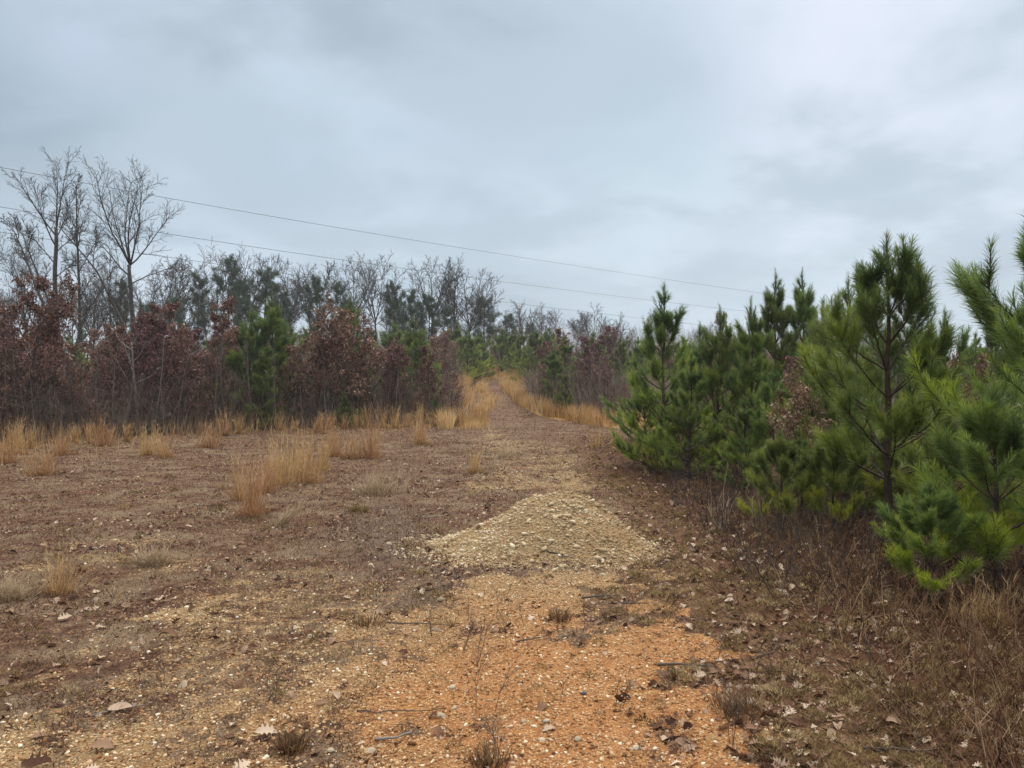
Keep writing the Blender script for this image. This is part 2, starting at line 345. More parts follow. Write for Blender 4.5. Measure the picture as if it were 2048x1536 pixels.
# ------------------------------------------------------------------ gravel pile
def pile_h(x, y):
    dx = x - MC[0]; dy = y - MC[1]
    rx = np.where(dx < 0, 1.52, .90); ry = np.where(dy < 0, .98, 1.15)
    an = np.arctan2(dy, dx); rho = np.hypot(dx / rx, dy / ry) * (1 + .07 * (fbm(an * 1.5 + 20, an * 0, 61) - .5) * 2)
    rc = np.clip(rho, 0, 1); h = .59 * (.42 * (1 - rc ** 1.9) + .58 * (.5 + .5 * np.cos(np.pi * rc)))
    h = h + sst(1, .7, rho) * ((fbm(x * 2.6, y * 2.6, 63) - .5) * .12 + (fbm(x * 11, y * 11, 64, 2) - .5) * .03)
    return h, rho
ICO = None
def ico():
    p = (1 + 5 ** .5) / 2
    V = np.array([(-1, p, 0), (1, p, 0), (-1, -p, 0), (1, -p, 0), (0, -1, p), (0, 1, p), (0, -1, -p), (0, 1, -p), (p, 0, -1), (p, 0, 1), (-p, 0, -1), (-p, 0, 1)], float)
    Fc = np.array([(0, 11, 5), (0, 5, 1), (0, 1, 7), (0, 7, 10), (0, 10, 11), (1, 5, 9), (5, 11, 4), (11, 10, 2), (10, 7, 6), (7, 1, 8), (3, 9, 4), (3, 4, 2), (3, 2, 6), (3, 6, 8), (3, 8, 9), (4, 9, 5), (2, 4, 11), (6, 2, 10), (8, 6, 7), (9, 8, 1)])
    return nrm(V), Fc
IV, IF = ico()
def pebbles(acc, P, S, T, seed, flat=.6):
    g = rs(seed)
    for k in range(6):
        idx = np.arange(len(P)) % 6 == k
        if not idx.any(): continue
        TV = IV * (1 + (g.rand(12, 1) - .5) * .6) + (g.rand(12, 3) - .5) * .25
        n = idx.sum(); Z = nrm(g.normal(size=(n, 3)) * .35 + [0, 0, 1]); Xd = perp(Z, g); Yd = np.cross(Z, Xd)
        sc3 = S[idx][:, None] * np.stack([1 + g.rand(n) * .5, .75 + g.rand(n) * .4, flat * (.7 + g.rand(n) * .6)], 1)
        inst(acc, TV, [IF], P[idx], Xd, Yd, Z, sc3, T[idx])
def build_pile():
    nx, ny = 170, 130
    xs = np.linspace(-1.95, 1.3, nx) + MC[0]; ys = np.linspace(-1.3, 1.45, ny) + MC[1]
    x, y = np.meshgrid(xs, ys); h, rho = pile_h(x, y)
    z = ground(x, y) + np.where(rho < .99, h, -.06)
    V = np.stack([x, y, z], -1).reshape(-1, 3) - [MC[0], MC[1], 0]
    i = np.arange(ny - 1)[:, None]; j = np.arange(nx - 1)[None]
    q = np.stack([i * nx + j, i * nx + j + 1, (i + 1) * nx + j + 1, (i + 1) * nx + j], -1)
    keep = (rho[:-1, :-1] < 1.05)
    q = q[keep].reshape(-1, 4)
    m, t, b = pmat('pile_grit', .95, .1); tcn = N(t, 'ShaderNodeTexCoord')
    n = N(t, 'ShaderNodeTexNoise', inp={'Scale': 45.0, 'Detail': 5.0}); L(t, tcn.outputs['Object'], n.inputs['Vector'])
    n2 = N(t, 'ShaderNodeTexNoise', inp={'Scale': 2.5, 'Detail': 3.0}); L(t, tcn.outputs['Object'], n2.inputs['Vector'])
    c = ramp(t, n.outputs[0], [(.33, (.13, .08, .04)), (.55, (.33, .225, .12)), (.72, (.50, .38, .23))])
    c = mixc(t, ramp(t, n2.outputs[0], [(.45, 0.0), (.65, .35)]), c, (.40, .24, .11)); L(t, c, b.inputs['Base Color'])
    bp = N(t, 'ShaderNodeBump', inp={'Strength': 1.0, 'Distance': .02}); L(t, n.outputs[0], bp.inputs['Height']); L(t, bp.outputs[0], b.inputs['Normal'])
    root = mk('gravel_pile', V, [q], m, smooth=True, loc=(MC[0], MC[1], 0))
    tag(root, 'low rounded pile of pale yellow gravel dumped on the track', 'gravel pile')
    g = rs(71); n = 19000
    px = MC[0] + g.uniform(-2.0, 1.35, n); py = MC[1] + g.uniform(-1.3, 1.4, n); h, rho = pile_h(px, py)
    k = (rho < 1.0) | ((rho < 1.4) & (g.rand(n) < .55 * np.clip(1.4 - rho, 0, .4) / .4)); px, py, h, rho = px[k], py[k], h[k], rho[k]; n = len(px)
    S = .005 + .009 * g.rand(n) ** 2.0 + (g.rand(n) < .07) * g.rand(n) * .022
    P = np.stack([px - MC[0], py - MC[1], ground(px, py) + np.where(rho < .99, h, 0) + S * .25], 1)
    T = np.clip(.55 + (fbm(px * 2, py * 2, 66) - .5) * .9 + g.normal(size=n) * .22, 0, 1)
    a = Acc(); pebbles(a, P, S, T, 72); a.build('pebbles', M['pilestone'], root)['kind'] = 'stuff'
build_pile()

# ------------------------------------------------------------------ ground cover scatters
def polar(g, n, r0, r1, a0=-44, a1=44):
    r = r0 * (r1 / r0) ** g.rand(n); th = np.radians(g.uniform(a0, a1, n)); return r * np.sin(th), r * np.cos(th)
def blades(acc, P, D, Ln, W, T, g, bend=.3):
    """two-segment blades"""
    n = len(P); s = perp(D, g); bd = perp(D, g) * bend
    mid = P + D * (Ln * .55)[:, None]; D2 = nrm(D + bd); tip = mid + D2 * (Ln * .5)[:, None]
    V = np.stack([P - s * W[:, None] / 2, P + s * W[:, None] / 2, mid + s * W[:, None] * .4, mid - s * W[:, None] * .4, tip], 1)
    b = (np.arange(n) * 5)[:, None]
    acc.add(V.reshape(-1, 3), [np.array([[0, 1, 2, 3]]) + b, np.array([[3, 2, 4]]) + b], np.repeat(T, 5))
def tris(acc, P, D, Ln, W, T, g):
    n = len(P); s = perp(D, g) * (W / 2)[:, None]
    V = np.stack([P - s, P + s, P + D * Ln[:, None]], 1)
    acc.add(V.reshape(-1, 3), np.arange(3 * n).reshape(-1, 3), np.repeat(T, 3))
def on(x, y, dz=0.0): 
    h, rho = pile_h(x, y); return np.stack([x, y, ground(x, y) + np.where(rho < .99, h, 0) + dz], 1)
def offpile(x, y, m=1.0): return pile_h(x, y)[1] > m

def scatter():
    # gravel on the track
    g = rs(100); x, y = polar(g, 300000, 2.3, 24, -46, 40); gv, og, rt, gr, tr, gd = zones(x, y)
    keep = (g.rand(len(x)) < gv * .5 * (1 - .35 * og)) & offpile(x, y, 1.02); x, y, og = x[keep], y[keep], og[keep]; n = len(x)
    r = np.hypot(x, y)
    S = (.0034 + .0062 * g.rand(n) ** 2.0) * (1 + r * .06) + (g.rand(n) < .010) * g.rand(n) * .011
    T = np.clip(.62 - .16 * og + (fbm(x * 2, y * 2, 81) - .5) * .5 + g.normal(size=n) * .24, 0, 1)
    a = Acc(); pebbles(a, on(x, y, S * .2), S, T, 101); tag(a.build('gravel', M['pebble']), 'orange and cream chert gravel strewn along the track', kind='stuff')
    # short mat of red-brown grass on the left field
    g = rs(110); x, y = polar(g, 480000, 2.4, 70, -46, 30); gv, og, rt, gr, tr, gd = zones(x, y)
    cl = fbm(x * 4, y * 4, 112, 2); keep = (g.rand(len(x)) < (1 - gv) * (1 - rt) * (1 - gr * .75) * (.35 + 1.3 * sst(.4, .62, cl)) * .62) & offpile(x, y, .97) & ((y < 34) | (np.abs(x - np.interp(y, PY, PX)) < 2.4))
    x, y = x[keep], y[keep]; n = len(x); r = np.hypot(x, y)
    D = nrm(np.stack([g.normal(size=n) * .8, g.normal(size=n) * .8, .35 + g.rand(n)], 1)); W = .0018 + r * .0007; Ln = (.014 + .034 * g.rand(n) ** 1.4) * (1 + r * .03)
    T = np.clip(.42 + (fbm(x * 1.2, y * 1.2, 113) - .5) * .9 + g.normal(size=n) * .27, 0, 1)
    a = Acc(); tris(a, on(x, y, -.003), D, Ln, W, T, g); tag(a.build('mat_grass', M['mat_red']), 'low mat of red brown dormant grass over the left field', kind='stuff')
    # grey-purple wiry grass
    g = rs(120); x, y = polar(g, 200000, 2.6, 30, -44, 36); gv, og, rt, gr, tr, gd = zones(x, y)
    cl = fbm(x * 5, y * 5, 122, 2); keep = (g.rand(len(x)) < np.clip(gr * 1.0 + .08 + .10 * rt, 0, 1) * (1 - gv * .9) * (.2 + 1.6 * sst(.42, .62, cl)) * .6) & offpile(x, y, .93)
    x, y = x[keep], y[keep]; n = len(x); r = np.hypot(x, y)
    D = nrm(np.stack([g.normal(size=n) * .6, g.normal(size=n) * .6, .4 + g.rand(n)], 1)); W = .0020 + r * .0007; Ln = .025 + .06 * g.rand(n) ** 1.6
    T = np.clip(.45 + g.normal(size=n) * .25, 0, 1)
    a = Acc(); tris(a, on(x, y, -.003), D, Ln, W, T, g); tag(a.build('wiry_grass', M['mat_grey']), 'grey purple wiry grass beside the gravel pile', kind='stuff')
    # moss-like cushions of tiny grass on the right bank and here and there on the left
    g = rs(130); cxs, cys = polar(g, 5200, 2.5, 26, -42, 42); gv, og, rt, gr, tr, gd = zones(cxs, cys)
    keep = (g.rand(len(cxs)) < np.where(rt > .5, .8 * sst(3.6, 1.5, cxs - 1.0) + .12, .10 * (1 - gv * .7))) & offpile(cxs, cys, 1.1) ; cxs, cys = cxs[keep], cys[keep]
    R_ = .035 + .06 * g.rand(len(cxs)) ** 1.3
    k = 64; X0 = np.repeat(cxs, k); Y0 = np.repeat(cys, k); RR = np.repeat(R_, k); n = len(X0)
    th = g.rand(n) * 2 * np.pi; q = np.sqrt(g.rand(n)); dx = q * np.cos(th); dy = q * np.sin(th)
    P = on(X0 + dx * RR, Y0 + dy * RR, 0); P[:, 2] += RR * .75 * (1 - q * q)
    D = nrm(np.stack([dx * .9 + g.normal(size=n) * .45, dy * .9 + g.normal(size=n) * .45, .5 + g.rand(n) * .5], 1)); r = np.hypot(X0, Y0)
    T = np.clip(np.repeat(.5 + g.normal(size=len(cxs)) * .2, k) + g.normal(size=n) * .16, 0, 1)
    a = Acc(); tris(a, P, D, RR * .30 + .010, .0020 + r * .0007, T, g); tag(a.build('moss_cushions', M['moss']), 'olive moss cushions on the bank to the right of the track', kind='stuff')
    # tan dead grass thatch on the right bank
    g = rs(140); x, y = polar(g, 120000, 2.4, 26, -6, 45); gv, og, rt, gr, tr, gd = zones(x, y)
    keep = g.rand(len(x)) < rt * (.25 + .6 * sst(1.6, 3.2, x)) ; x, y = x[keep], y[keep]; n = len(x); r = np.hypot(x, y)
    D = nrm(np.stack([g.normal(size=n) * .9, g.normal(size=n) * .9, .15 + .6 * g.rand(n)], 1)); W = .0020 + r * .0006; far_in = sst(1.5, 3.5, x)
    Ln = (.03 + .07 * g.rand(n) ** 1.5) * (1 + far_in * 1.3); T = np.clip(.3 + (fbm(x * 2, y * 2, 142) - .5) * .6 + g.normal(size=n) * .22, 0, 1)
    a = Acc(); blades(a, on(x, y, 0), D, Ln, W, T, g, .6); tag(a.build('thatch', M['straw2']), 'tangled tan and rusty dead grass under the right hand pines', kind='stuff')
M['straw2'] = tinted('rusty_thatch', [(0, (.055, .028, .016)), (.4, (.15, .080, .040)), (.75, (.30, .19, .095)), (1, (.50, .37, .22))], rough=.8, trans=.2)
scatter()

# ------------------------------------------------------------------ leaves on the ground
def leaf_template(seed, lobes=True):
    g = rs(seed); n = 15; ts = np.linspace(0, 1, n)
    wid = .30 * np.sin(np.pi * ts ** .85) ** .7
    if lobes: wid = wid * (1 + .55 * np.where(np.arange(n) % 3 == 1, 1, -.6) * np.sin(np.pi * ts))
    wid[0] = wid[-1] = .01
    cu = g.uniform(-.5, .5); cup = g.uniform(.15, 1.0)
    mid = np.stack([ts - .5, .04 * np.sin(ts * 5 + g.rand() * 6), .18 * cu * np.sin(ts * np.pi * g.uniform(.8, 1.8)) + .05], 1)
    Lf = mid + np.stack([-.06 * np.ones(n), wid, wid * cup], 1); Rt = mid + np.stack([-.06 * np.ones(n), -wid, wid * cup * g.uniform(.2, 1.1)], 1)
    V = np.concatenate([mid, Lf, Rt]); i = np.arange(n - 1)
    F1 = np.stack([i, i + 1, i + 1 + n, i + n], 1); F2 = np.stack([i + 1, i, i + 2 * n, i + 1 + 2 * n], 1)
    return V, np.concatenate([F1, F2])
LT = [leaf_template(200 + k, k % 3 != 2) for k in range(8)]
def litter():
    g = rs(210); x, y = polar(g, 52000, 2.5, 34, -45, 45); gv, og, rt, gr, tr, gd = zones(x, y)
    cl = fbm(x * 1.3, y * 1.3, 212, 3); pil = pile_h(x, y)[1]
    p = (np.where(rt > .5, .30, .10) + .9 * sst(.48, .66, cl)) * np.where(rt > .5, .95, .55) * (1 - gv * .88)
    p = np.where((pil > .9) & (pil < 1.12), .35, p) * np.where(pil < .88, .03, 1) * sst(34, 24, y)
    keep = g.rand(len(x)) < p; x, y = x[keep], y[keep]; n = len(x); rt = rt[keep]
    P = on(x, y, .004); S = .032 + .055 * g.rand(n) ** 1.5
    T = np.where(rt > .5, np.clip(.62 + g.normal(size=n) * .28, 0, 1), np.clip(.62 + g.normal(size=n) * .27, 0, 1))
    a = Acc()
    for k in range(8):
        i = np.arange(n) % 8 == k; m = i.sum(); Z = nrm(g.normal(size=(m, 3)) * .6 + [0, 0, 1]); Xd = perp(Z, g); Yd = np.cross(Z, Xd)
        inst(a, LT[k][0], [LT[k][1]], P[i], Xd, Yd, Z, S[i], T[i])
    # crumbs of broken leaf and straw
    x, y = polar(g, 220000, 2.4, 30, -46, 46); gv, og, rt, gr, tr, gd = zones(x, y); keep = (g.rand(len(x)) < (.12 + .75 * sst(.45, .65, fbm(x * 2.1, y * 2.1, 214))) * (1 - gv * .85) * .8) & (pile_h(x, y)[1] > .98) & (y < 30)
    x, y = x[keep], y[keep]; n = len(x); rr_ = np.hypot(x, y); D = nrm(g.normal(size=(n, 3)) * [1, 1, .35] + [0, 0, .15]); l_ = (.007 + .022 * g.rand(n) ** 2) * (1 + rr_ * .04); s_ = perp(D, g) * (l_ * g.uniform(.10, .45, n))[:, None]; Q = on(x, y, .006 + .012 * g.rand(n))
    V = np.stack([Q - s_, Q + D * (l_ * .5)[:, None] - s_ * .3, Q + D * l_[:, None], Q + s_], 1); a.add(V.reshape(-1, 3), np.arange(4 * n).reshape(-1, 4), np.repeat(np.clip(.56 + g.normal(size=n) * .3, 0, 1), 4))
    tag(a.build('leaf_litter', M['litter']), 'scattered curled oak leaves on the grass', kind='stuff')
litter()

def leaf_obj(px, py, size, tint, label, tilt=.2, rz=0, k=0):
    x, y = hit(px, py); g = rs(int(px + py)); a = Acc(); V, Fc = LT[k % 8]
    a.add(V * size * .8, [Fc], np.full(len(V), tint * .93)); o = a.build('fallen_leaf', M['litter']); tag(o, label, 'fallen leaf', 'single leaves lying in the foreground')
    o.location = on(np.array([x]), np.array([y]), .012)[0]; o.rotation_euler = (tilt, tilt * .5, rz)
leaf_obj(540, 1466, .13, 1, 'bleached white curled leaf on yellow gravel near the bottom edge', .3, .3, 0)
leaf_obj(137, 1240, .13, .98, 'pale star shaped oak leaf on dark mat grass at lower left', .2, 1.0, 1)
leaf_obj(208, 1255, .09, .95, 'pale ragged leaf beside the star shaped leaf at lower left', .2, .2, 3)
leaf_obj(205, 1316, .11, .93, 'cream lobed oak leaf alone on brown grass at lower left', .3, 2.0, 4)
leaf_obj(208, 1352, .10, .9, 'cream boat shaped leaf standing on brown grass at lower left', -.4, .6, 2)
leaf_obj(345, 1272, .16, .5, 'large orange tan leaf lying at the edge of the yellow gravel', .15, .2, 5)
leaf_obj(250, 1418, .15, .9, 'long pale folded leaf on grass at lower left', .2, .5, 2)
leaf_obj(215, 1497, .13, .7, 'dull pinkish brown oak leaf at the bottom left', .3, .1, 0)
leaf_obj(1340, 1448, .09, .12, 'dark red brown leaf alone on orange gravel at lower right', .5, .7, 1)
leaf_obj(1500, 1458, .10, .6, 'pinkish curled leaf on the gravel edge at lower right', .4, .5, 3)
leaf_obj(1665, 1262, .13, .98, 'white lobed oak leaf on the mossy bank', .5, 1.2, 4)
leaf_obj(1652, 1226, .16, .45, 'big upright orange brown leaf on the mossy bank', 1.1, .4, 2)
leaf_obj(1690, 1385, .12, .38, 'rust red leaf among moss cushions at lower right', .7, .9, 5)
leaf_obj(1990, 1478, .17, .42, 'large rust orange leaf near the bottom right corner', .8, .2, 0)
leaf_obj(1725, 1242, .09, .8, 'small pink tan leaf caught upright in the right hand grass', 1.0, 1.2, 2)
leaf_obj(85, 1530, .15, .3, 'red brown leaf cut by the bottom left edge', .3, .3, 1)

def stone(px, py, size, label, mat='stone', sink=.3):
    x, y = hit(px, py); g = rs(int(px * 3 + py)); a = Acc()
    TV = IV * (1 + (g.rand(12, 1) - .5) * .5) * [1.25, .9, .6]
    mid = {}; V = list(TV); Fc = []
    def mp(i, j):
        k = (min(i, j), max(i, j))
        if k not in mid: mid[k] = len(V); V.append((np.array(V[i]) + V[j]) / 2 * (1.08 + g.rand() * .14))
        return mid[k]
    for i, j, k in IF:
        p, q, r = mp(i, j), mp(j, k), mp(k, i); Fc += [(i, p, r), (j, q, p), (k, r, q), (p, q, r)]
    size *= .72; a.add(np.array(V) * size, [np.array(Fc)], .4 + g.rand() * .5); o = a.build('stone', M[mat])
    tag(o, label, 'stone', 'larger stones lying on the gravel'); p = on(np.array([x]), np.array([y]), size * .6 * (1 - 2 * sink))[0]
    o.location = p; o.rotation_euler = (g.rand() * .4, g.rand() * .4, g.rand() * 6)
stone(882, 1200, .040, 'flat white stone on yellow gravel to the left of the weeds')
stone(848, 1199, .025, 'small cream stone just left of the flat white stone')
stone(905, 1373, .028, 'angular pale green stone on yellow gravel below the weeds')
stone(910, 1414, .022, 'small white stone at the left of the bottom weeds')
stone(884, 1430, .030, 'cream stone below the small white stone left of centre')
stone(1165, 1385, .022, 'dark blue grey stone on orange gravel', 'darkstone')
stone(1155, 1476, .026, 'round cream stone low on the orange gravel')
stone(1083, 1476, .024, 'pale angular stone at the left of the round cream stone')
stone(1047, 1440, .022, 'buff stone on orange gravel above the pale angular stone')
stone(1092, 1442, .024, 'light tan pebble right of the buff stone')
stone(1270, 1492, .026, 'yellow stone near the bottom edge of the orange gravel')
stone(745, 1500, .028, 'cream stone near the bottom edge left of centre')
stone(665, 1498, .026, 'whitish flat stone near the bottom edge beside the grass patch')
stone(625, 1272, .032, 'white stone pair on yellow gravel left of the crouching weeds')
stone(1205, 1150, .036, 'pale stone at the foot of the gravel pile beside the dark sticks')
stone(592, 1182, .030, 'white stone where grey grass meets yellow gravel')

def stick(px, py, ln, r, ang, label, mat='weed', fork=False, rise=.02):
    x, y = hit(px, py); g = rs(int(px + 7 * py)); a = Acc(); n = 9; t = np.linspace(-.5, .5, n) * ln
    wx = np.cumsum(g.normal(size=n)) * ln * .035; r = r * .7; dx, dy = math.cos(ang), math.sin(ang)
    P = np.stack([t * dx - wx * dy, t * dy + wx * dx, np.zeros(n)], 1)
    gp = on(P[:, 0] + x, P[:, 1] + y, 0)[:, 2]; P[:, 2] = np.maximum(gp, gp.mean()) - gp.mean() + r * .8 + rise * (t / ln + .5)
    tube(a, P, r * np.linspace(1, .45, n), 7, .3, g)
    if fork:
        Q = P[n // 2] + np.outer(np.linspace(0, 1, 5), [dx * ln * .3 - dy * ln * .16, dy * ln * .3 + dx * ln * .16, .04]); tube(a, Q, r * np.linspace(.6, .25, 5), 5)
    o = a.build('stick', M[mat]); o.location = (x, y, gp.mean()); tag(o, label, 'stick', 'sticks lying on the ground')
stick(790, 1474, .17, .011, .0, 'thick bleached stick on yellow gravel near the bottom', 'bark_pale')
stick(1200, 1196, .30, .014, -.12, 'dark rotten stick on orange gravel in front of the pile', 'weed', True)
stick(1260, 1212, .26, .011, -.5, 'dark forked stick at the right of the rotten stick', 'weed', True)
stick(850, 1248, .55, .008, -.12, 'long thin dark stick lying across the yellow gravel', 'weed')
stick(800, 1425, .45, .006, -.1, 'thin dark twig lying flat above the bleached stick', 'weed')
stick(1065, 1280, .22, .009, .15, 'weathered grey brown stick in the middle of the gravel', 'weed', True)
stick(115, 1230, .22, .006, -.1, 'thin tan stick on grass at lower left', 'straw')
stick(1570, 1300, .5, .007, .6, 'curved grey stick on the mossy bank', 'weed', True)
stick(1370, 1335, .34, .012, -.4, 'thick grey stick at the right edge of the orange gravel', 'weed', True)
stick(240, 1420, .24, .006, .5, 'pale thin stick on mat grass at lower left', 'bark_pale')
stick(1800, 1500, .34, .009, -.1, 'dark stick on the bank near the bottom right corner', 'weed', True)
stick(870, 1035, .30, .010, .1, 'forked bleached stick left of the pile in the grey grass', 'bark_pale', True)
stick(1120, 1128, .35, .010, -.5, 'grey brush at the front foot of the gravel pile', 'twig', True)

# ------------------------------------------------------------------ grass tufts
def tuft(px, py, topy, wpx, label, n=None, lean=(.05, 0), mat='broom', spread=.15, group='golden broom grass tufts standing in the field', name='grass_tuft', at=None, h=None, droop=.25):
    if mat == 'mat_grey': n = 34; mat = 'straw2'
    if at is None: x, y = hit(px, py)
    else: x, y = at
    h = h or (py - topy) / F * y; wd = max(.05, wpx / F * y) * 1.35; g = rs(int(px * 7 + py)); n = n or int(28 + wd * 120)
    rad = wd * .28; th = g.rand(n) * 2 * np.pi; q = np.sqrt(g.rand(n)); bx = rad * q * np.cos(th); by = rad * q * np.sin(th)
    P = np.stack([bx, by, np.zeros(n)], 1); P[:, 2] = ground(x + bx, y + by) - gz(x, y) - .01
    kc = g.randint(0, 5, n); kx = g.normal(size=5) * rad * .65; ky = g.normal(size=5) * rad * .6; kl = g.normal(size=5) * .13; kh = g.uniform(.55, 1.05, 5); kh[0] = 1.0
    P[:, 0] = P[:, 0] * .6 + kx[kc]; P[:, 1] = P[:, 1] * .6 + ky[kc]
    D = nrm(np.stack([bx / max(rad, .01) * spread * .5 + g.normal(size=n) * spread * .8 + lean[0] + kl[kc], by / max(rad, .01) * spread + g.normal(size=n) * spread * .8 + lean[1], np.ones(n)], 1))
    Ln = h * (.42 + 1.0 * g.rand(n) ** 1.0) * np.sqrt(1 + lean[0] ** 2) * kh[kc]; broke = g.rand(n) < .08; D = np.where(broke[:, None], nrm(D * [1, 1, .35] + g.normal(size=(n, 3)) * [.5, .5, .05]), D); W = np.full(n, .0022 + y * .00034); T = np.clip(.5 + g.normal(size=n) * .22, 0, 1)
    a = Acc(); blades(a, P, D, Ln, W, T, g, droop)
    # feathery seed heads / side leaves higher up
    m = n * 3; i = g.randint(0, n, m); f = g.uniform(.3, 1.0, m); Q = P[i] + D[i] * (Ln[i] * f)[:, None] * .9
    D3 = nrm(D[i] + g.normal(size=(m, 3)) * .25); blades(a, Q, D3, .07 + .12 * g.rand(m) * h, np.full(m, .0022 + y * .00026), np.clip(T[i] + .12, 0, 1), g, .4)
    # short basal leaves
    m = n * 2; th = g.rand(m) * 6.28; q = g.rand(m) * 1.5; Q = np.stack([rad * 1.1 * q * np.cos(th), rad * 1.1 * q * np.sin(th), np.zeros(m)], 1)
    D4 = nrm(np.stack([np.cos(th) * .5, np.sin(th) * .5, .6 + g.rand(m)], 1)); blades(a, Q, D4, .08 + .18 * h * g.rand(m), np.full(m, .004 + y * .0003), np.clip(.35 + g.normal(size=m) * .2, 0, 1), g, .7)
    o = a.build(name, M[mat]); o.location = (x, y, gz(x, y)); tag(o, label, 'grass tuft', group); o.rotation_euler = (0, 0, 0); return o
def where(px):
    for a_, b_ in ((0, 'outside the left edge'), (100, 'close to the left edge'), (170, 'before the leftmost saplings'), (200, 'just left of the rusty tuft'), (260, 'just left of the pale trunk'), (455, 'under the copper brown oak'), (485, 'left of the green pines'), (570, 'below the green pine pair'), (600, 'right of the green pines'), (665, 'under the dark red domed oak'), (700, 'below the dense red oak'), (725, 'under the lower leafy oak'), (745, 'left of the broad central oak'), (775, 'under the broad central oak'), (800, 'under the purplish oak'), (820, 'left of the low leafy oak bush'), (840, 'under the low leafy oak bush'), (910, 'at the left side where the path starts')):
        if px < a_: return b_
    return 'nearest the start of the rising path'
TU = [
 (505, 1030, 893, 58, 'tall golden grass tuft nearest the camera in the left field'),
 (562, 968, 866, 62, 'broad golden grass tuft just behind the tallest one'),
 (530, 985, 890, 40, 'golden tuft between the nearest tuft and the broad one'),
 (622, 966, 884, 42, 'golden grass tuft to the right of the broad pair'),
 (668, 913, 853, 32, 'dense orange grass tuft in mid field with a narrow top'),
 (700, 918, 868, 30, 'thin grass tuft between two orange tufts in mid field'),
 (742, 916, 852, 46, 'orange grass tuft with a ragged skirt in mid field'),
 (846, 889, 838, 28, 'lone upright golden tuft left of the track'),
 (948, 946, 894, 24, 'small slim orange tuft standing beside the track'),
 (637, 866, 824, 30, 'golden tuft at the wood edge below the red oak'),
 (212, 892, 832, 40, 'rusty grass tuft at the wood edge left of the pale trunk'),
 (34, 908, 845, 36, 'orange grass tuft at the far left in front of the trees'),
 (128, 910, 860, 36, 'leaning orange tuft between the two rusty tufts at left'),
 (295, 911, 850, 20, 'slim grass tuft in front of the pale trunk'),
 (333, 916, 874, 26, 'short sparse tuft to the right of the slim tuft'),
 (414, 895, 838, 28, 'grass tuft at the wood edge below the leafy oaks'),
 (84, 948, 893, 46, 'low ragged straw coloured tuft in the left field'),
 (8, 926, 880, 34, 'straw tuft cut by the left edge'),
 (120, 1186, 1103, 44, 'thin wispy golden tuft at lower left'),
 (590, 948, 872, 46, 'feathery golden tuft between the broad tuft and its right neighbour'),
 (484, 1000, 905, 30, 'thin golden tuft on the left flank of the nearest tuft'),
 (650, 940, 880, 24, 'wispy tuft behind and right of the broad golden pair'),
 (878, 852, 820, 22, 'small golden tuft at the corner of the oak thicket'),
]
for q in TU: tuft(*q)
for px, py, tp, wpx in [(715, 856, 822, 24), (735, 857, 815, 26), (765, 856, 818, 24), (790, 856, 822, 22), (815, 855, 828, 24), (838, 852, 815, 16), (905, 852, 820, 26), (925, 853, 818, 26), (560, 862, 832, 16), (590, 862, 838, 14), (480, 868, 832, 18), (450, 872, 826, 16), (180, 888, 850, 16), (255, 884, 852, 16), (152, 886, 856, 18), (60, 898, 858, 18), (-30, 905, 850, 30), (-80, 905, 850, 30), (660, 860, 830, 20), (690, 858, 832, 18)]:
    tuft(px, py, tp - 4, wpx * .55, 'small golden grass clump at the wood foot, ' + where(px), n=70, group='grass clumps along the foot of the left wood')
tuft(560, 1053, 985, 34, 'pale grass tuft bent over to the right in front of the golden tufts', lean=(.85, .15), mat='straw', n=70, spread=.3, droop=.55)
tuft(748, 986, 925, 70, 'wide pale straw bunch with drooping ends in mid field', mat='straw', n=170, spread=.55, droop=.7)
tuft(305, 1126, 1086, 60, 'spiky pale grass bunch in the lower left field', mat='straw', n=150, spread=.7, droop=.5)
tuft(22, 1195, 1140, 80, 'sprawling pale grass bunch at the left edge', mat='straw', n=160, spread=.9, droop=.8)
tuft(1014, 916, 888, 40, 'small pale grass bunch on the track beyond the pile', mat='straw', n=80, spread=.7, droop=.6)
tuft(1010, 858, 848, 60, 'light yellow grass patch where the track enters the golden strip', mat='straw', n=90, spread=.6, droop=.6)
tuft(720, 1022, 1006, 36, 'low olive yellow grass patch left of the pile', mat='moss', n=90, spread=.7, droop=.6)
tuft(1270, 1076, 988, 34, 'few stiff pale stalks at the right foot of the pile', mat='straw', n=7, spread=.10, droop=.15, group='thin stalks right of the track')
tuft(1441, 1060, 952, 20, 'pale dry stalks standing before the left pines', mat='straw', n=14, spread=.1, group='thin stalks right of the track')
tuft(1512, 1058, 935, 44, 'tall bent over straw stalks left of the thick pine trunk', mat='straw', n=26, spread=.2, droop=.7, group='thin stalks right of the track')
tuft(1950, 1246, 1140, 100, 'amber grass stalks under the nearest pine at right', mat='broom', n=60, spread=.15, group='thin stalks right of the track')
tuft(1190, 895, 850, 26, 'slender golden tuft beside the track before the strip', n=50)
tuft(735, 1250, 1232, 60, 'low grey grass bunch lying on yellow gravel', mat='mat_grey', n=90, spread=.9, droop=.4)
tuft(1120, 1238, 1215, 40, 'low dark grass bunch on orange gravel', mat='mat_grey', n=90, spread=.9, droop=.4)
tuft(1470, 1420, 1360, 90, 'sparse olive grass bunch at the right edge of the orange gravel', mat='straw2', n=60, spread=.45, droop=.4)
tuft(980, 1530, 1470, 60, 'dark low weed bunch cut by the bottom edge', mat='mat_grey', n=80, spread=.5, droop=.4)
tuft(590, 1500, 1478, 50, 'low olive bunch on gravel near the bottom edge', mat='straw2', n=60, spread=.8, droop=.4)

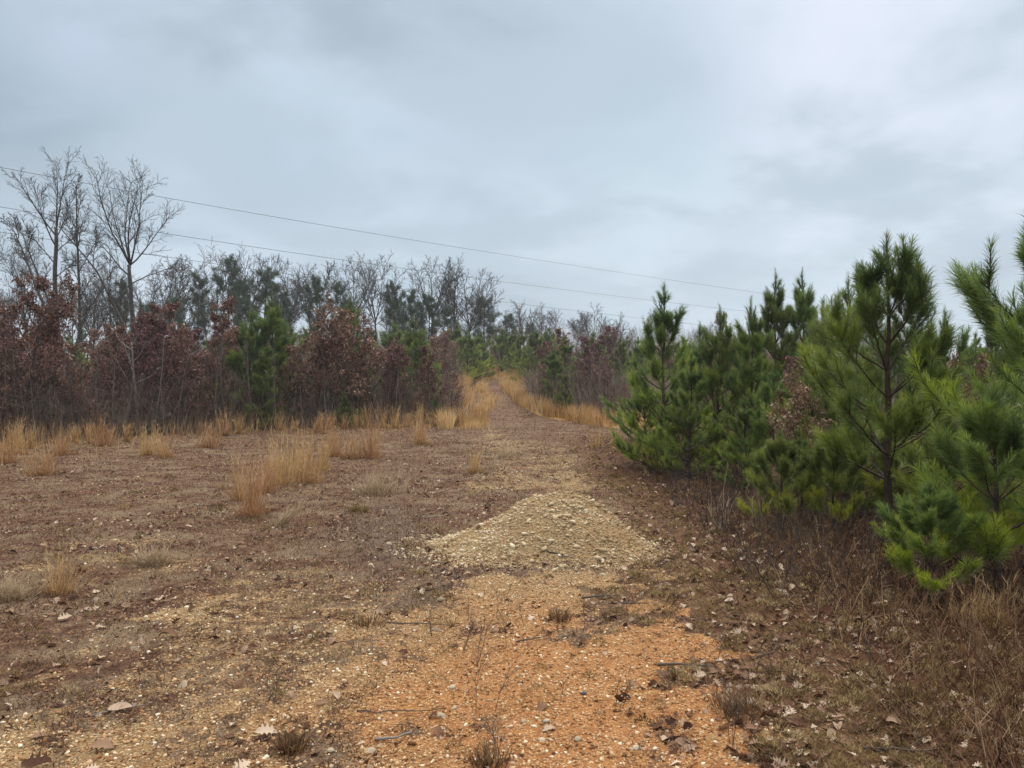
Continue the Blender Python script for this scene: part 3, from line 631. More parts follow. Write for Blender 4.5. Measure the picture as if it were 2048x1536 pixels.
# loose single stalks between the tufts
def stray():
    g = rs(310); n = 3200; px = g.uniform(-300, 960, n); Y = np.interp(px, [-300, 0, 250, 500, 700, 880, 960], [21, 23.2, 26, 29.4, 30.8, 31.6, 32]) - .2 - 6.5 * g.rand(n) ** 3.0
    x = (px - 1024) / F * Y; y = Y; keep = g.rand(n) < sst(.46, .66, fbm(x * .9, y * .9, 311)); x, y = x[keep], y[keep]; n = len(x)
    D = nrm(np.stack([g.normal(size=n) * .2, g.normal(size=n) * .2, np.ones(n)], 1)); a = Acc(); blades(a, on(x, y, -.02), D, .3 + .65 * g.rand(n), np.full(n, .0095), np.clip(.5 + g.normal(size=n) * .25, 0, 1), g, .3)
    tag(a.build('stray_stalks', M['broom']), 'loose golden stalks along the front of the left wood', kind='stuff')
stray()
# golden grass that closes over along the path: one mass
def base_y(x): return np.interp(x, [0, .6, 1.5, 3, 4.5, 9], [47, 43, 37, 32, 29.5, 26.5])
def gold_strip():
    g = rs(300); n = 60000
    y = 29 + 58 * g.rand(n) ** 1.25; pc = np.interp(y, PY, PX)
    s = g.uniform(-1, 1, n); off = np.where(s < 0, -1.25 - 3.4 * np.abs(s), 1.35 + 3.4 * s); x = pc + off
    mid = g.rand(n) < .10; x = np.where(mid, pc + g.normal(size=n) * .25 - .3, x)
    k = (y < 42) & (g.rand(n) < .35) & (s > 0); x = np.where(k, g.uniform(.0, 8.8, n), x); y = np.where(k, base_y(x) + 4.5 * g.rand(n) ** 1.3, y)
    late = (x > pc + 1) & (y < base_y(x)); x = np.where(late, 200, x)
    cl = fbm(x * .8, y * .8, 302); keep = g.rand(n) < sst(.32, .6, cl) + .15
    keep &= ~((x < -2.8) & (y < 36)) & (x < 100)
    x, y, mid = x[keep], y[keep], mid[keep]; n = len(x)
    P = np.stack([x, y, ground(x, y) - .02], 1); D = nrm(np.stack([g.normal(size=n) * .16, g.normal(size=n) * .16, np.ones(n)], 1))
    Ln = (.55 + .5 * g.rand(n)) * np.where(mid, .5, 1) * (.65 + .6 * fbm(x * .6, y * .6, 304)); T = np.clip(.5 + (fbm(x * .5, y * .5, 303) - .5) * .9 + g.normal(size=n) * .18, 0, 1)
    a = Acc(); blades(a, P, D, Ln, .009 + y * .00045, T, g, .25)
    tag(a.build('tall_grass', M['broom']), 'band of golden broom grass along both sides of the rising path', kind='stuff')
gold_strip()

# ------------------------------------------------------------------ dead weeds in the foreground
def weed_mesh(seed, h):
    g = rs(seed); a = Acc(); A = []; B = []; r0 = []; r1 = []
    def br(p, d, l, r, lv):
        k = 4
        for i in range(k):
            d2 = nrm(d + g.normal(size=3) * .13); q = p + d2 * l / k; A.append(p); B.append(q); r0.append(r * (1 - i / k * .5)); r1.append(r * (1 - (i + 1) / k * .5))
            if lv < 2 and (i > 0 or lv > 0):
                for _ in range(2 if lv == 0 else 1):
                    az = g.rand() * 6.28; sd = np.array([math.cos(az), math.sin(az), 0]); br(q, nrm(d2 + sd * g.uniform(.4, .8)), l * g.uniform(.35, .55), r * .6, lv + 1)
            p = q; d = d2
    for _ in range(g.randint(1, 4)): br(np.array([g.normal() * .01, g.normal() * .01, -.01]), nrm(np.array([g.normal() * .25, g.normal() * .25, 1])), h * g.uniform(.7, 1), .0022, 0)
    segs(a, A, B, r0, r1, 3, .2 + g.rand(len(A)) * .6); return a
WE = [(955, 1425, .30, 'tallest wispy dark weed on the gravel below the pile'), (985, 1420, .26, 'twiggy dead weed right beside the tallest weed'), (960, 1330, .26, 'thin branching weed in the middle of the gravel'), (925, 1300, .22, 'fine dark weed left of the middle gravel weeds'),
      (1010, 1290, .22, 'wispy weed standing behind the middle gravel weeds'), (940, 1240, .2, 'small wispy weed close below the pile'), (1000, 1236, .2, 'small dead weed below the centre of the pile'), (1120, 1400, .14, 'single dark curved stem on orange gravel'),
      (1238, 1412, .14, 'single upright dark stem right of the curved stem'), (1050, 1250, .18, 'short twiggy weed before the pile at centre'), (1460, 1490, .26, 'branching grey weed at lower right gravel edge'), (1745, 1360, .32, 'thin red stemmed weed on the mossy bank'),
      (545, 1400, .2, 'fine weed on the yellow gravel at lower left'), (1000, 1520, .2, 'dark stems rising from the bottom edge'), (665, 1480, .22, 'thin grey weed left of the bleached stick'), (1530, 1190, .35, 'dead weed at the edge of the bank below the pines'),
      (1430, 1330, .22, 'fine dead weed right of the orange gravel'), (865, 1270, .18, 'small weed beside the long thin stick')]
for i, (px, py, h, lab) in enumerate(WE):
    x, y = hit(px, py); o = weed_mesh(400 + i, h).build('dead_weed', M['weed']); o.location = (x, y, gz(x, y)); tag(o, lab, 'weed', 'dead weeds standing in the foreground')

# ------------------------------------------------------------------ trees
def grow(g, out, p, d, Ln, r, lv, P):
    c = P[lv]; ns = c['n']; last = lv == len(P) - 1
    pts = [p]; rad = [r]; dirs = [d]; step = Ln / ns
    for i in range(ns):
        d = nrm(d + g.normal(size=3) * c['w'] + np.array([0, 0, c.get('up', 0)]))
        p = p + d * step; pts.append(p); rad.append(r * (1 - (1 - c.get('taper', .3)) * (i + 1) / ns)); dirs.append(d)
    out['pl'].append((np.array(pts), np.array(rad), lv))
    if last: out['tips'].append((pts, lv)); return
    nc = max(1, int(round(c['c'] * g.uniform(.8, 1.2)))); nx = P[lv + 1]; az = g.rand() * 6.28
    for k in range(nc):
        f = c['s'] + (1 - c['s']) * ((k + g.rand()) / nc); fi = min(f * ns, ns - 1e-3); i = int(fi); q = pts[i] + (pts[i + 1] - pts[i]) * (fi - i)
        az += 2.4 + g.normal() * .4; dd = dirs[min(i + 1, ns)]; ref = np.array([1., 0, 0]) if abs(dd[2]) > .5 else np.array([0, 0, 1.])
        u = nrm(np.cross(dd, ref)); v = np.cross(dd, u); ang = c['a'] * g.uniform(.7, 1.25)
        nd = dd * math.cos(ang) + (u * math.cos(az) + v * math.sin(az)) * math.sin(ang)
        l2 = Ln * c['l'] * g.uniform(.7, 1.15) * (1 - c.get('lt', .4) * (f - c['s']) / (1 - c['s'] + 1e-6)); rr = rad[i] * c['r']
        grow(g, out, q, nd, l2, max(rr, c.get('rmin', .004)), lv + 1, P)
def tree_parts(root, out, thr, mat_t, mat_b, bname='branches', nbig=7):
    """trunk and limbs (levels < thr) in one mesh, fine branches in another"""
    a = Acc(); b = Acc(); A = []; B = []; ra = []; rb = []
    g = rs(1)
    for pts, rad, lv in out['pl']:
        if lv < thr: tube(a, pts, rad, nbig if lv == 0 else 5, .12, g, .3 + .4 * g.rand())
        else: A.append(pts[:-1]); B.append(pts[1:]); ra.append(rad[:-1]); rb.append(rad[1:])
    a.build('trunk', M[mat_t], root, smooth=True)
    if A:
        A = np.concatenate(A); segs(b, A, np.concatenate(B), np.concatenate(ra), np.concatenate(rb), 3, g.rand(len(A)))
        return b
    return None
COPY = {}
def copy_tree(o, parent=None):
    c = o.copy(); col.objects.link(c)
    if parent: c.parent = parent
    for ch in o.children: copy_tree(ch, c)
    return c
class Proto:
    """a kind of tree: the first use takes the built one, later uses copies"""
    def __init__(s, root, H): s.root = root; s.H = H; s.used = False
    def put(s, x, y, H, label, cat, group, rz, zoff=-.05, sxy=None, tilt=(0, 0)):
        o = s.root if not s.used else copy_tree(s.root); s.used = True
        k = H / s.H; kx = k * (sxy or 1); o.scale = (kx, kx, k); o.location = (x, y, gz(x, y) + zoff); o.rotation_euler = (tilt[0], tilt[1], rz)
        o['label'] = label; o['category'] = cat; o['group'] = group; return o

def bare_proto(seed, name='bare_tree', style='vase', far=False):
    g = rs(seed); H = 10.0; root = empty(name); out = {'pl': [], 'tips': []}
    rm = .020 if far else .010
    if style == 'vase':
        P = [dict(n=9, w=.05, up=.05, c=11, a=.52, l=.50, r=.60, s=.42, taper=.22, lt=.15), dict(n=7, w=.08, up=.06, c=8, a=.62, l=.46, r=.55, lt=.1, s=.22, taper=.25, rmin=rm * 1.6),
             dict(n=5, w=.12, up=.04, c=6, a=.65, l=.5, r=.6, s=.15, taper=.35, rmin=rm * 1.0), dict(n=3, w=.14, up=.03, c=4, a=.6, l=.55, r=.7, s=.1, taper=.5, rmin=rm * .8), dict(n=2, w=.15, up=.05, taper=.5)]
        grow(g, out, np.zeros(3), nrm(np.array([g.normal() * .05, g.normal() * .05, 1])), H * .82, .15, 0, P)
    elif style == 'fork':
        P = [dict(n=6, w=.05, up=.03, c=4.2, a=.50, l=1.15, r=.62, s=.70, taper=.7, lt=.0), dict(n=8, w=.06, up=.05, c=15, a=.60, l=.34, r=.5, lt=.05, s=.15, taper=.2, rmin=rm * 1.8),
             dict(n=5, w=.12, up=.04, c=6, a=.65, l=.5, r=.6, s=.12, taper=.35, rmin=rm * 1.0), dict(n=3, w=.14, up=.03, c=4, a=.6, l=.5, r=.7, s=.1, taper=.5, rmin=rm * .8), dict(n=2, w=.15, taper=.5)]
        grow(g, out, np.zeros(3), nrm(np.array([g.normal() * .08, g.normal() * .08, 1])), H * .44, .19, 0, P)
    elif style == 'sapling':
        P = [dict(n=9, w=.05, up=.03, c=15, a=.75, l=.30, r=.5, s=.15, taper=.2, lt=.5, rmin=.02), dict(n=4, w=.14, up=.12, c=5, a=.6, l=.5, r=.6, s=.15, taper=.4, rmin=.014), dict(n=3, w=.15, up=.05, c=3, a=.6, l=.6, r=.7, s=.2, taper=.5, rmin=.010), dict(n=2, w=.2, taper=.5)]
        grow(g, out, np.zeros(3), nrm(np.array([g.normal() * .06, g.normal() * .06, 1])), H * .92, .075, 0, P)
    elif style == 'snag':
        P = [dict(n=10, w=.04, up=.0, c=7, a=.6, l=.22, r=.4, s=.3, taper=.16, lt=.2), dict(n=4, w=.15, up=.1, c=4, a=.6, l=.5, r=.6, s=.2, taper=.3, rmin=.02), dict(n=3, w=.15, up=.05, c=3, a=.6, l=.6, r=.7, s=.2, taper=.5, rmin=.012), dict(n=2, w=.2, taper=.5)]
        grow(g, out, np.zeros(3), np.array([0, 0, 1.]), H * .95, .16, 0, P)
    zt = max(p[0][:, 2].max() for p in out['pl'])
    b = tree_parts(root, out, 2 if style != 'sapling' else 1, 'bark_grey' if style != 'sapling' else 'bark_mid', 'twig'); b.build('crown', M['twig'], root)
    return Proto(root, zt)

def leafy_proto(seed, name='oak_tree', H=6.0, nleaf=6500, narrow=1.0, size=.15, low=.06):
    g = rs(seed); root = empty(name); out = {'pl': [], 'tips': []}
    P = [dict(n=9, w=.05, up=.04, c=20, a=.85, l=.44 * narrow, r=.5, s=low, taper=.2, lt=.55, rmin=.012), dict(n=5, w=.12, up=.10, c=7, a=.65, l=.48, r=.6, s=.2, taper=.35, rmin=.008), dict(n=3, w=.15, up=.04, c=3, a=.6, l=.55, r=.7, s=.2, taper=.5, rmin=.006), dict(n=2, w=.2, taper=.5)]
    grow(g, out, np.zeros(3), nrm(np.array([g.normal() * .06, g.normal() * .06, 1])), H * .93, .06, 0, P)
    b = tree_parts(root, out, 1, 'bark_grey', 'twig'); b.build('branches', M['twig'], root)
    tips = [t for t, lv in out['tips']]; n = nleaf; i = g.randint(0, len(tips), n); f = g.rand(n)
    Q = np.array([tips[k][0] + (tips[k][-1] - tips[k][0]) * ff * 1.1 for k, ff in zip(i, f)]) + g.normal(size=(n, 3)) * .06
    # leaves hold on in clumps, whole twigs are bare
    keep = fbm(Q[:, 0] * 1.6 + 9, Q[:, 2] * 1.6 + Q[:, 1] * 1.3, seed) > .36; Q = Q[keep]; n = len(Q)
    D = nrm(g.normal(size=(n, 3)) * .8 + [0, 0, -.7]); s = perp(D, g); up = np.cross(D, s)
    l = size * (.6 + .7 * g.rand(n)); wd = l * .42; T = np.clip(.48 + (fbm(Q[:, 0] * 1.2, Q[:, 2] * 1.2, seed + 5) - .5) * .7 + g.normal(size=n) * .2, 0, 1)
    V = np.stack([Q, Q + D * (l * .45)[:, None] + s * wd[:, None] * .5 + up * (l * .12)[:, None], Q + D * l[:, None], Q + D * (l * .45)[:, None] - s * wd[:, None] * .5 + up * (l * .12)[:, None]], 1)
    bidx = (np.arange(n) * 4)[:, None]; a = Acc(); a.add(V.reshape(-1, 3), [np.array([[0, 1, 2]]) + bidx, np.array([[0, 2, 3]]) + bidx], np.repeat(T, 4)); a.build('crown', M['leaf_red'], root)
    return Proto(root, max(p[0][:, 2].max() for p in out['pl']))

def needles(acc, S0, S1, per, ln, wid, g, base_t, mat_curve=True):
    """brushes of needles along shoots S0 -> S1"""
    n = len(S0); i = np.repeat(np.arange(n), per); m = len(i); f = g.rand(m); ax = S1 - S0; al = np.linalg.norm(ax, axis=1); d = nrm(ax)
    P = S0[i] + ax[i] * f[:, None]; ang = np.radians(g.uniform(22, 62, m)) * (1 - .45 * f); pr = perp(d[i], g)
    D = nrm(d[i] * np.cos(ang)[:, None] + pr * np.sin(ang)[:, None] + [0, 0, .06]); l = ln * (.7 + .45 * g.rand(m))
    T = np.where(base_t[i] < 0, .01, np.clip(base_t[i] + .16 * (f - .5) + g.normal(size=m) * .10, .07, 1)); l = l * (.8 + .35 * g.rand(n)[i])
    s = perp(D, g) * (wid / 2); mid = P + D * (l * .6)[:, None]; tip = P + D * l[:, None] - np.array([0, 0, 1]) * (l * .13)[:, None]
    if mat_curve:
        V = np.stack([P - s, P + s, mid + s * .9, mid - s * .9, tip], 1); b = (np.arange(m) * 5)[:, None]
        acc.add(V.reshape(-1, 3), [np.array([[0, 1, 2, 3]]) + b, np.array([[3, 2, 4]]) + b], np.repeat(T, 5))
    else:
        V = np.stack([P - s, P + s, tip], 1); acc.add(V.reshape(-1, 3), np.arange(3 * m).reshape(-1, 3), np.repeat(T, 3))

def pine_proto(seed, H=3.6, per=70, wid=.0042, nl=.155, spread=.36, name='young_pine', low=.12, whorls=9, nb=5, lime=.0, trunk_r=.045, curve=True, mat='needle', lean=0):
    g = rs(seed); root = empty(name); tr = Acc(); br = Acc(); nd = Acc()
    k = 14; zz = np.linspace(0, H, k); wx = np.cumsum(g.normal(size=k)) * .012 * H / 3.6 + lean * (zz / H) ** 1.5; wy = np.cumsum(g.normal(size=k)) * .012 * H / 3.6
    TP = np.stack([wx, wy, zz], 1); TRr = trunk_r * (1 - .93 * (zz / H)) + .003
    tube(tr, TP, TRr, 12, .22, g, .45)
    at = lambda z: np.array([np.interp(z, zz, wx), np.interp(z, zz, wy), z])
    S0 = []; S1 = []; BT = []; I0 = []; I1 = []
    A = []; B = []; ra = []; rb = []
    def shoot(p, d, l, t): S0.append(p); S1.append(p + d * l); BT.append(t); A.append(p); B.append(p + d * l); ra.append(.005); rb.append(.003)
    def branch(p, d, l, r, t, lv, upc):
        n = 6 if lv == 0 else 3; pts = [p]
        for i in range(n):
            d = nrm(d + g.normal(size=3) * .07 + np.array([0, 0, upc * (i + 1) / n])); q = p + d * l / n
            A.append(p); B.append(q); ra.append(r * (1 - .6 * i / n)); rb.append(r * (1 - .6 * (i + 1) / n))
            fr = (i + 1) / n
            if fr > (.60 if lv == 0 else .45): S0.append(p); S1.append(q); BT.append(t - .04)
            if fr < .6 and fr > .2 and g.rand() < .5: I0.append(p); I1.append(q)
            if lv == 0 and fr > .35:
                for sgn in (-1, 1):
                    if g.rand() < .62:
                        side = nrm(np.cross(d, [0, 0, 1])) * sgn; sd = nrm(d * .85 + side * g.uniform(.45, .85) + np.array([0, 0, .15 + g.rand() * .4]))
                        branch(q, sd, l * g.uniform(.26, .42) * (1.25 - .6 * fr), r * .45, t, 1, .16)
            p = q
        shoot(p, nrm(d + [0, 0, .45]), (.14 + .12 * g.rand()) * (1 if lv == 0 else .8), t + .12)
        if lv == 0:
            for _ in range(2): shoot(p, nrm(d + g.normal(size=3) * .35 + [0, 0, .45]), .09 + .1 * g.rand(), t + .1)
    for w_ in range(whorls):
        f = low + (1 - low) * (w_ + .25 * g.rand()) / whorls; z = H * f; prof = (1 - f) ** .85
        if w_ > 0 and f > .80: continue
        bl = H * spread * (prof * .95 + .10) * (.55 + .45 * min(1, (f - low) / .18 + .35)); a0 = g.rand() * 6.28
        for b in range(nb + g.randint(-1, 2)):
            az = a0 + b * 6.28 / nb + g.normal() * .25; el = R(12 + 50 * f + g.normal() * 8); l = bl * g.uniform(.72, 1.2)
            d = np.array([math.cos(az) * math.cos(el), math.sin(az) * math.cos(el), math.sin(el)])
            tt = np.clip(.50 - .28 * f + lime * max(0, 1 - f / .5) + g.normal() * .10, .05, 1)
            branch(at(z), d, l, .013 * (1.2 - f) * H / 3.6 + .004, tt, 0, .10 + .16 * f)
    # leader with its candle brushes
    for f in np.linspace(.74, .96, 7): S0.append(at(H * f)); S1.append(at(min(H, H * (f + .045)))); BT.append(.25)
    for q_ in range(12):
        az = g.rand() * 6.28; z_ = H * g.choice([.76, .83, .90]); dd_ = nrm(np.array([math.cos(az) * .55, math.sin(az) * .55, 1])); l_ = (H - z_) * g.uniform(.4, .75)
        A.append(at(z_)); B.append(at(z_) + dd_ * l_); ra.append(.008); rb.append(.005); shoot(at(z_) + dd_ * l_ * .3, nrm(dd_ + [0, 0, .3]), l_ * .8, .3)
    shoot(at(H * .93), np.array([0, 0, 1.]), H * .07 + .1, .35)
    tr.build('trunk', M['bark_pine'], root, smooth=True)
    segs(br, A, B, ra, rb, 4, .4 + .3 * g.rand(len(A))); br.build('branches', M['bark_pine'], root)
    S0 = np.array(S0); S1 = np.array(S1); BT = np.array(BT)
    needles(nd, S0, S1, per, nl, wid, g, BT, curve); needles(nd, np.array(I0), np.array(I1), 12, nl * .8, wid, g, -np.ones(len(I0)), False); nd.build('crown', M[mat], root)
    return Proto(root, H + .14)

def oldpine_proto(seed, H=14.0, name='tall_pine', round_=False):
    g = rs(seed); root = empty(name); tr = Acc(); br = Acc(); nd = Acc()
    k = 12; zz = np.linspace(0, H * .96, k); wx = np.cumsum(g.normal(size=k)) * .06; wy = np.cumsum(g.normal(size=k)) * .06
    tube(tr, np.stack([wx, wy, zz], 1), .17 * (1 - .85 * zz / H), 8, .1, g); A = []; B = []; ra = []; rb = []; C = []
    for i in range(34):
        f = .34 + .64 * (i / 33) ** .9; z = H * f; az = i * 2.4 + g.normal() * .4; el = R(-5 + 45 * (f - .3) + g.normal() * 10)
        prof = math.sin(math.pi * min(1, (f - .22) / .86)) ** .7
        l = H * .165 * prof * g.uniform(.6, 1.25); p = np.array([np.interp(z, zz, wx), np.interp(z, zz, wy), z]); d = np.array([math.cos(az) * math.cos(el), math.sin(az) * math.cos(el), math.sin(el)])
        for s in range(5):
            d = nrm(d + g.normal(size=3) * .14 + [0, 0, .07]); q = p + d * l / 5; A.append(p); B.append(q); ra.append(.05 * (1 - s / 6)); rb.append(.05 * (1 - (s + 1) / 6))
            if s >= 1:
                for _ in range(3):
                    d2 = nrm(d + g.normal(size=3) * .7); e = q + d2 * l * .22; A.append(q); B.append(e); ra.append(.02); rb.append(.012); C.append(e)
            p = q
        C.append(p)
    for _ in range(8): C.append(np.array([wx[-1], wy[-1], H * .96]) + g.normal(size=3) * [.35, .35, .3])
    C = np.array(C); keep = g.rand(len(C)) < .62; C = C[keep]
    tr.build('trunk', M['bark_pine'], root, smooth=True); segs(br, A, B, ra, rb, 3, .4); br.build('branches', M['bark_pine'], root)
    per = 60; m = len(C) * per; i = np.repeat(np.arange(len(C)), per); D = nrm(g.normal(size=(m, 3)) + [0, 0, .35]); P = C[i] + g.normal(size=(m, 3)) * .16
    T = np.clip(.35 + np.repeat(g.rand(len(C)) * .4, per) + D[:, 2] * .12 + g.normal(size=m) * .1, 0, 1)
    tris(nd, P, D, .22 + .22 * g.rand(m), np.full(m, .045), T, g); nd.build('crown', M['needle_far'], root)
    return Proto(root, H)

def top_h(px, Y, topy):
    x = X_(px, Y); return (HOR - topy) / F * Y + EYE - gz(x, Y) + .05

rg = rs(900)
rz = lambda: float(rg.rand() * 6.28)
# --- bare trees
BV = [bare_proto(501, style='vase'), bare_proto(502, style='fork'), bare_proto(503, style='vase')]
BF = [bare_proto(511, style='vase', far=True), bare_proto(512, style='fork', far=True), bare_proto(513, style='vase', far=True), bare_proto(514, style='fork', far=True)]
SP = [bare_proto(521, 'bare_sapling', 'sapling'), bare_proto(522, 'bare_sapling', 'sapling'), bare_proto(523, 'bare_sapling', 'sapling')]
G_TALL = 'tall bare trees above the left wood'
def bare(p, px, Y, topy, label, group=G_TALL, rot=None, sxy=None, tilt=(0, 0)):
    return p.put(X_(px, Y), Y, top_h(px, Y, topy), label, 'bare tree', group, rz() if rot is None else rot, sxy=sxy, tilt=tilt)
def limb_tree(seed, px, Y, topy, trunk, limbs, r0, label, group=None, k=.90, rm=1.0):
    # a tree with its main limbs set one by one; trunk: (height fraction, sideways) points, limbs: (height fraction, lean in degrees, length fraction)
    g = rs(seed); H = top_h(px, Y, topy); root = empty('bare_tree'); out = {'pl': [], 'tips': []}
    P = [None, dict(n=8, w=.07, up=.035, c=11, a=.60, l=.36, r=.5, s=.16, taper=.18, lt=.15, rmin=.018 * rm), dict(n=5, w=.13, up=.04, c=6, a=.6, l=.5, r=.6, s=.15, taper=.35, rmin=.011 * rm), dict(n=3, w=.15, up=.03, c=4, a=.6, l=.55, r=.7, s=.12, taper=.5, rmin=.008 * rm), dict(n=2, w=.15, taper=.5)]
    f = np.array([t[0] for t in trunk]); o_ = np.array([t[1] for t in trunk]); ff = np.linspace(0, f[-1], 14); ox = np.interp(ff, f, o_) * H + np.cumsum(g.normal(size=14)) * .02
    out['pl'].append((np.stack([ox, np.cumsum(g.normal(size=14)) * .04, ff * H], 1), r0 * (1 - (.85 if f[-1] > .9 else .5) * ff / f[-1]), 0))
    for zf, an, lf in limbs:
        an = R(an); d = nrm(np.array([math.sin(an), g.normal() * .22, math.cos(an)])); p = np.array([np.interp(zf, ff, ox), 0, zf * H]); rr = r0 * (.10 + .55 * lf); lf = lf * k
        grow(g, out, p, d, lf * H, min(rr, r0 * .45), 1, P)
    b = tree_parts(root, out, 2, 'bark_grey', 'twig'); b.build('crown', M['twig'], root); root.location = (X_(px, Y), Y, gz(X_(px, Y), Y) - .05)
    tag(root, label, 'bare tree', group or G_TALL)
limb_tree(711, 112, 46, 300, [(0, 0), (.4, -.004), (.70, -.012)], [(.70, -13, .31), (.70, 9, .30), (.62, -33, .27), (.55, -40, .20), (.60, 38, .15), (.50, 52, .14), (.42, -55, .17), (.38, 50, .15), (.66, 28, .17), (.66, -20, .28), (.34, -48, .15)], .19, 'tallest bare tree at the far left with a straight trunk and narrow crown')
limb_tree(712, 268, 46, 342, [(0, .0), (.35, .0), (.60, -.02)], [(.60, -38, .44), (.59, -15, .42), (.60, 3, .40), (.60, 22, .40), (.60, 40, .30), (.55, -52, .30), (.52, 50, .22), (.60, -26, .44)], .19, 'tall bare tree with a wide fan shaped crown second from the left')
limb_tree(713, 158, 49, 354, [(0, 0), (.5, -.01), (.97, -.03)], [(.40, -35, .16), (.46, 30, .2), (.52, -28, .2), (.58, 26, .2), (.64, -24, .18), (.70, 22, .18), (.76, -20, .15), (.82, 18, .13), (.88, -18, .11), (.94, 12, .08), (.36, 45, .15)], .15, 'slender straight bare tree between the two tallest ones')
limb_tree(714, 151, 42, 450, [(0, 0), (.5, -.14), (.97, -.32)], [(.95, -40, .12), (.93, 5, .13), (.88, -60, .10), (.80, -45, .10), (.7, -60, .10)], .15, 'dark trunk leaning left beside the tallest tree')
limb_tree(715, 160, 44, 448, [(0, 0), (.5, -.15), (.96, -.33)], [(.95, -30, .10), (.85, 10, .16), (.78, -50, .12), (.65, 20, .14)], .14, 'second dark trunk leaning left just behind the first')
limb_tree(716, 292, 43, 440, [(0, 0), (.45, -.12), (.75, -.28), (.95, -.45)], [(.92, -50, .15), (.85, -20, .18), (.75, -10, .22), (.68, -55, .2), (.6, 5, .22), (.5, -40, .2)], .13, 'bare tree arching left below the fan shaped crown')
bare(BV[2], 60, 52, 440, 'bare tree at the left edge lower than the tallest tree', sxy=.7)
bare(BV[2], -60, 50, 400, 'bare tree outside the left edge')
for px, Y, tp in [(185, 55, 480), (215, 58, 500), (170, 60, 520), (245, 60, 505), (290, 58, 515), (20, 60, 545), (-20, 60, 540), (140, 62, 540)]:
    bare(BV[int(rg.randint(3))], px, Y, tp, 'lower bare tree in the grey tangle under the tall left trees', 'grey bare trees tangled under the tall ones', sxy=.7)
G_R = 'bare trees along the ridge'
for px, Y, tp, lab, k, s in [
    (318, 85, 497, 'bare ridge tree just right of the fan shaped tree', 0, .8), (352, 90, 525, 'low bare ridge tree right of the fan shaped tree', 2, .8),
    
    (468, 92, 505, 'bare tree left of the tallest pale ridge tree', 3, .7), 
    
    (792, 92, 560, 'low thin bare tree right of the twin tops', 2, .8),
    
    (830, 90, 560, 'faint bare tree left of the three in a row', 2, .7), (985, 100, 580, 'small bare tree behind the round dark pine', 0, .9),
    (1085, 120, 603, 'distant bare tree second right of the round pine', 2, .9), (1120, 120, 618, 'distant low bare tree near the lowest skyline', 0, .9),
    (1240, 118, 622, 'distant bare tree right of the wide vase shaped one', 2, 1.0), (1290, 118, 612, 'distant bare tree beside the first young pine', 0, .8),
    (1150, 122, 622, 'distant bare tree left of the wide vase shaped one', 0, .9)]:
    bare(BF[k], px, Y, tp, lab, G_R, sxy=s)
def vase(seed, px, Y, topy, label, wide=1.0, fork=.45):
    g = rs(seed); n = 6; an = np.linspace(-38, 38, n) * wide + g.normal(size=n) * 5
    limb_tree(seed, px, Y, topy, [(0, 0), (fork, g.normal() * .01)], [(fork - .04 * g.rand() * 2, a_, (1 - fork) * (1.0 - .006 * abs(a_)) * g.uniform(.9, 1.05)) for a_ in an] + [(fork * .8, -50, .2), (fork * .85, 48, .2)], .17, label, G_R, .95, 1.7)
for q in [(721, 430, 90, 498, 'pale bare tree behind the first dark pines on the ridge', .9, .4), (722, 500, 88, 484, 'tallest pale bare tree between the dark ridge pines', .8, .5), (723, 705, 88, 502, 'broad bare ridge tree left of the gap with twin tops', 1.0, .4), (724, 757, 88, 506, 'bare ridge tree forming the right twin top', .8, .45),
          (725, 862, 84, 510, 'tall forked bare tree first of three in a row on the ridge', .85, .5), (726, 908, 84, 520, 'bare tree in the middle of the three ridge trees', .6, .5), (727, 942, 84, 524, 'spreading bare tree last of the three ridge trees', 1.1, .42), (728, 1188, 116, 606, 'wide vase shaped bare tree on the distant skyline', 1.2, .35), (729, 575, 92, 516, 'bare ridge tree right of the second dark pine', .9, .45), (730, 640, 92, 514, 'bare ridge tree above the red oak', .8, .5), (731, 1050, 118, 598, 'bare tree in the distance right of the round pine', .9, .4)]: vase(*q)
rb_ = rs(77)
for i in range(46):
    Y = rb_.uniform(95, 135); px = -250 + i * 56 + rb_.uniform(-20, 20); tp = np.interp(px, [0, 300, 700, 950, 1060, 1300, 2100], [555, 545, 560, 590, 630, 640, 650]) + rb_.uniform(-6, 22)
    bare(BF[int(rb_.randint(4))], px, Y, tp, 'grey bare tree in the far woods on the skyline', 'far grey trees on the skyline', sxy=1.0)
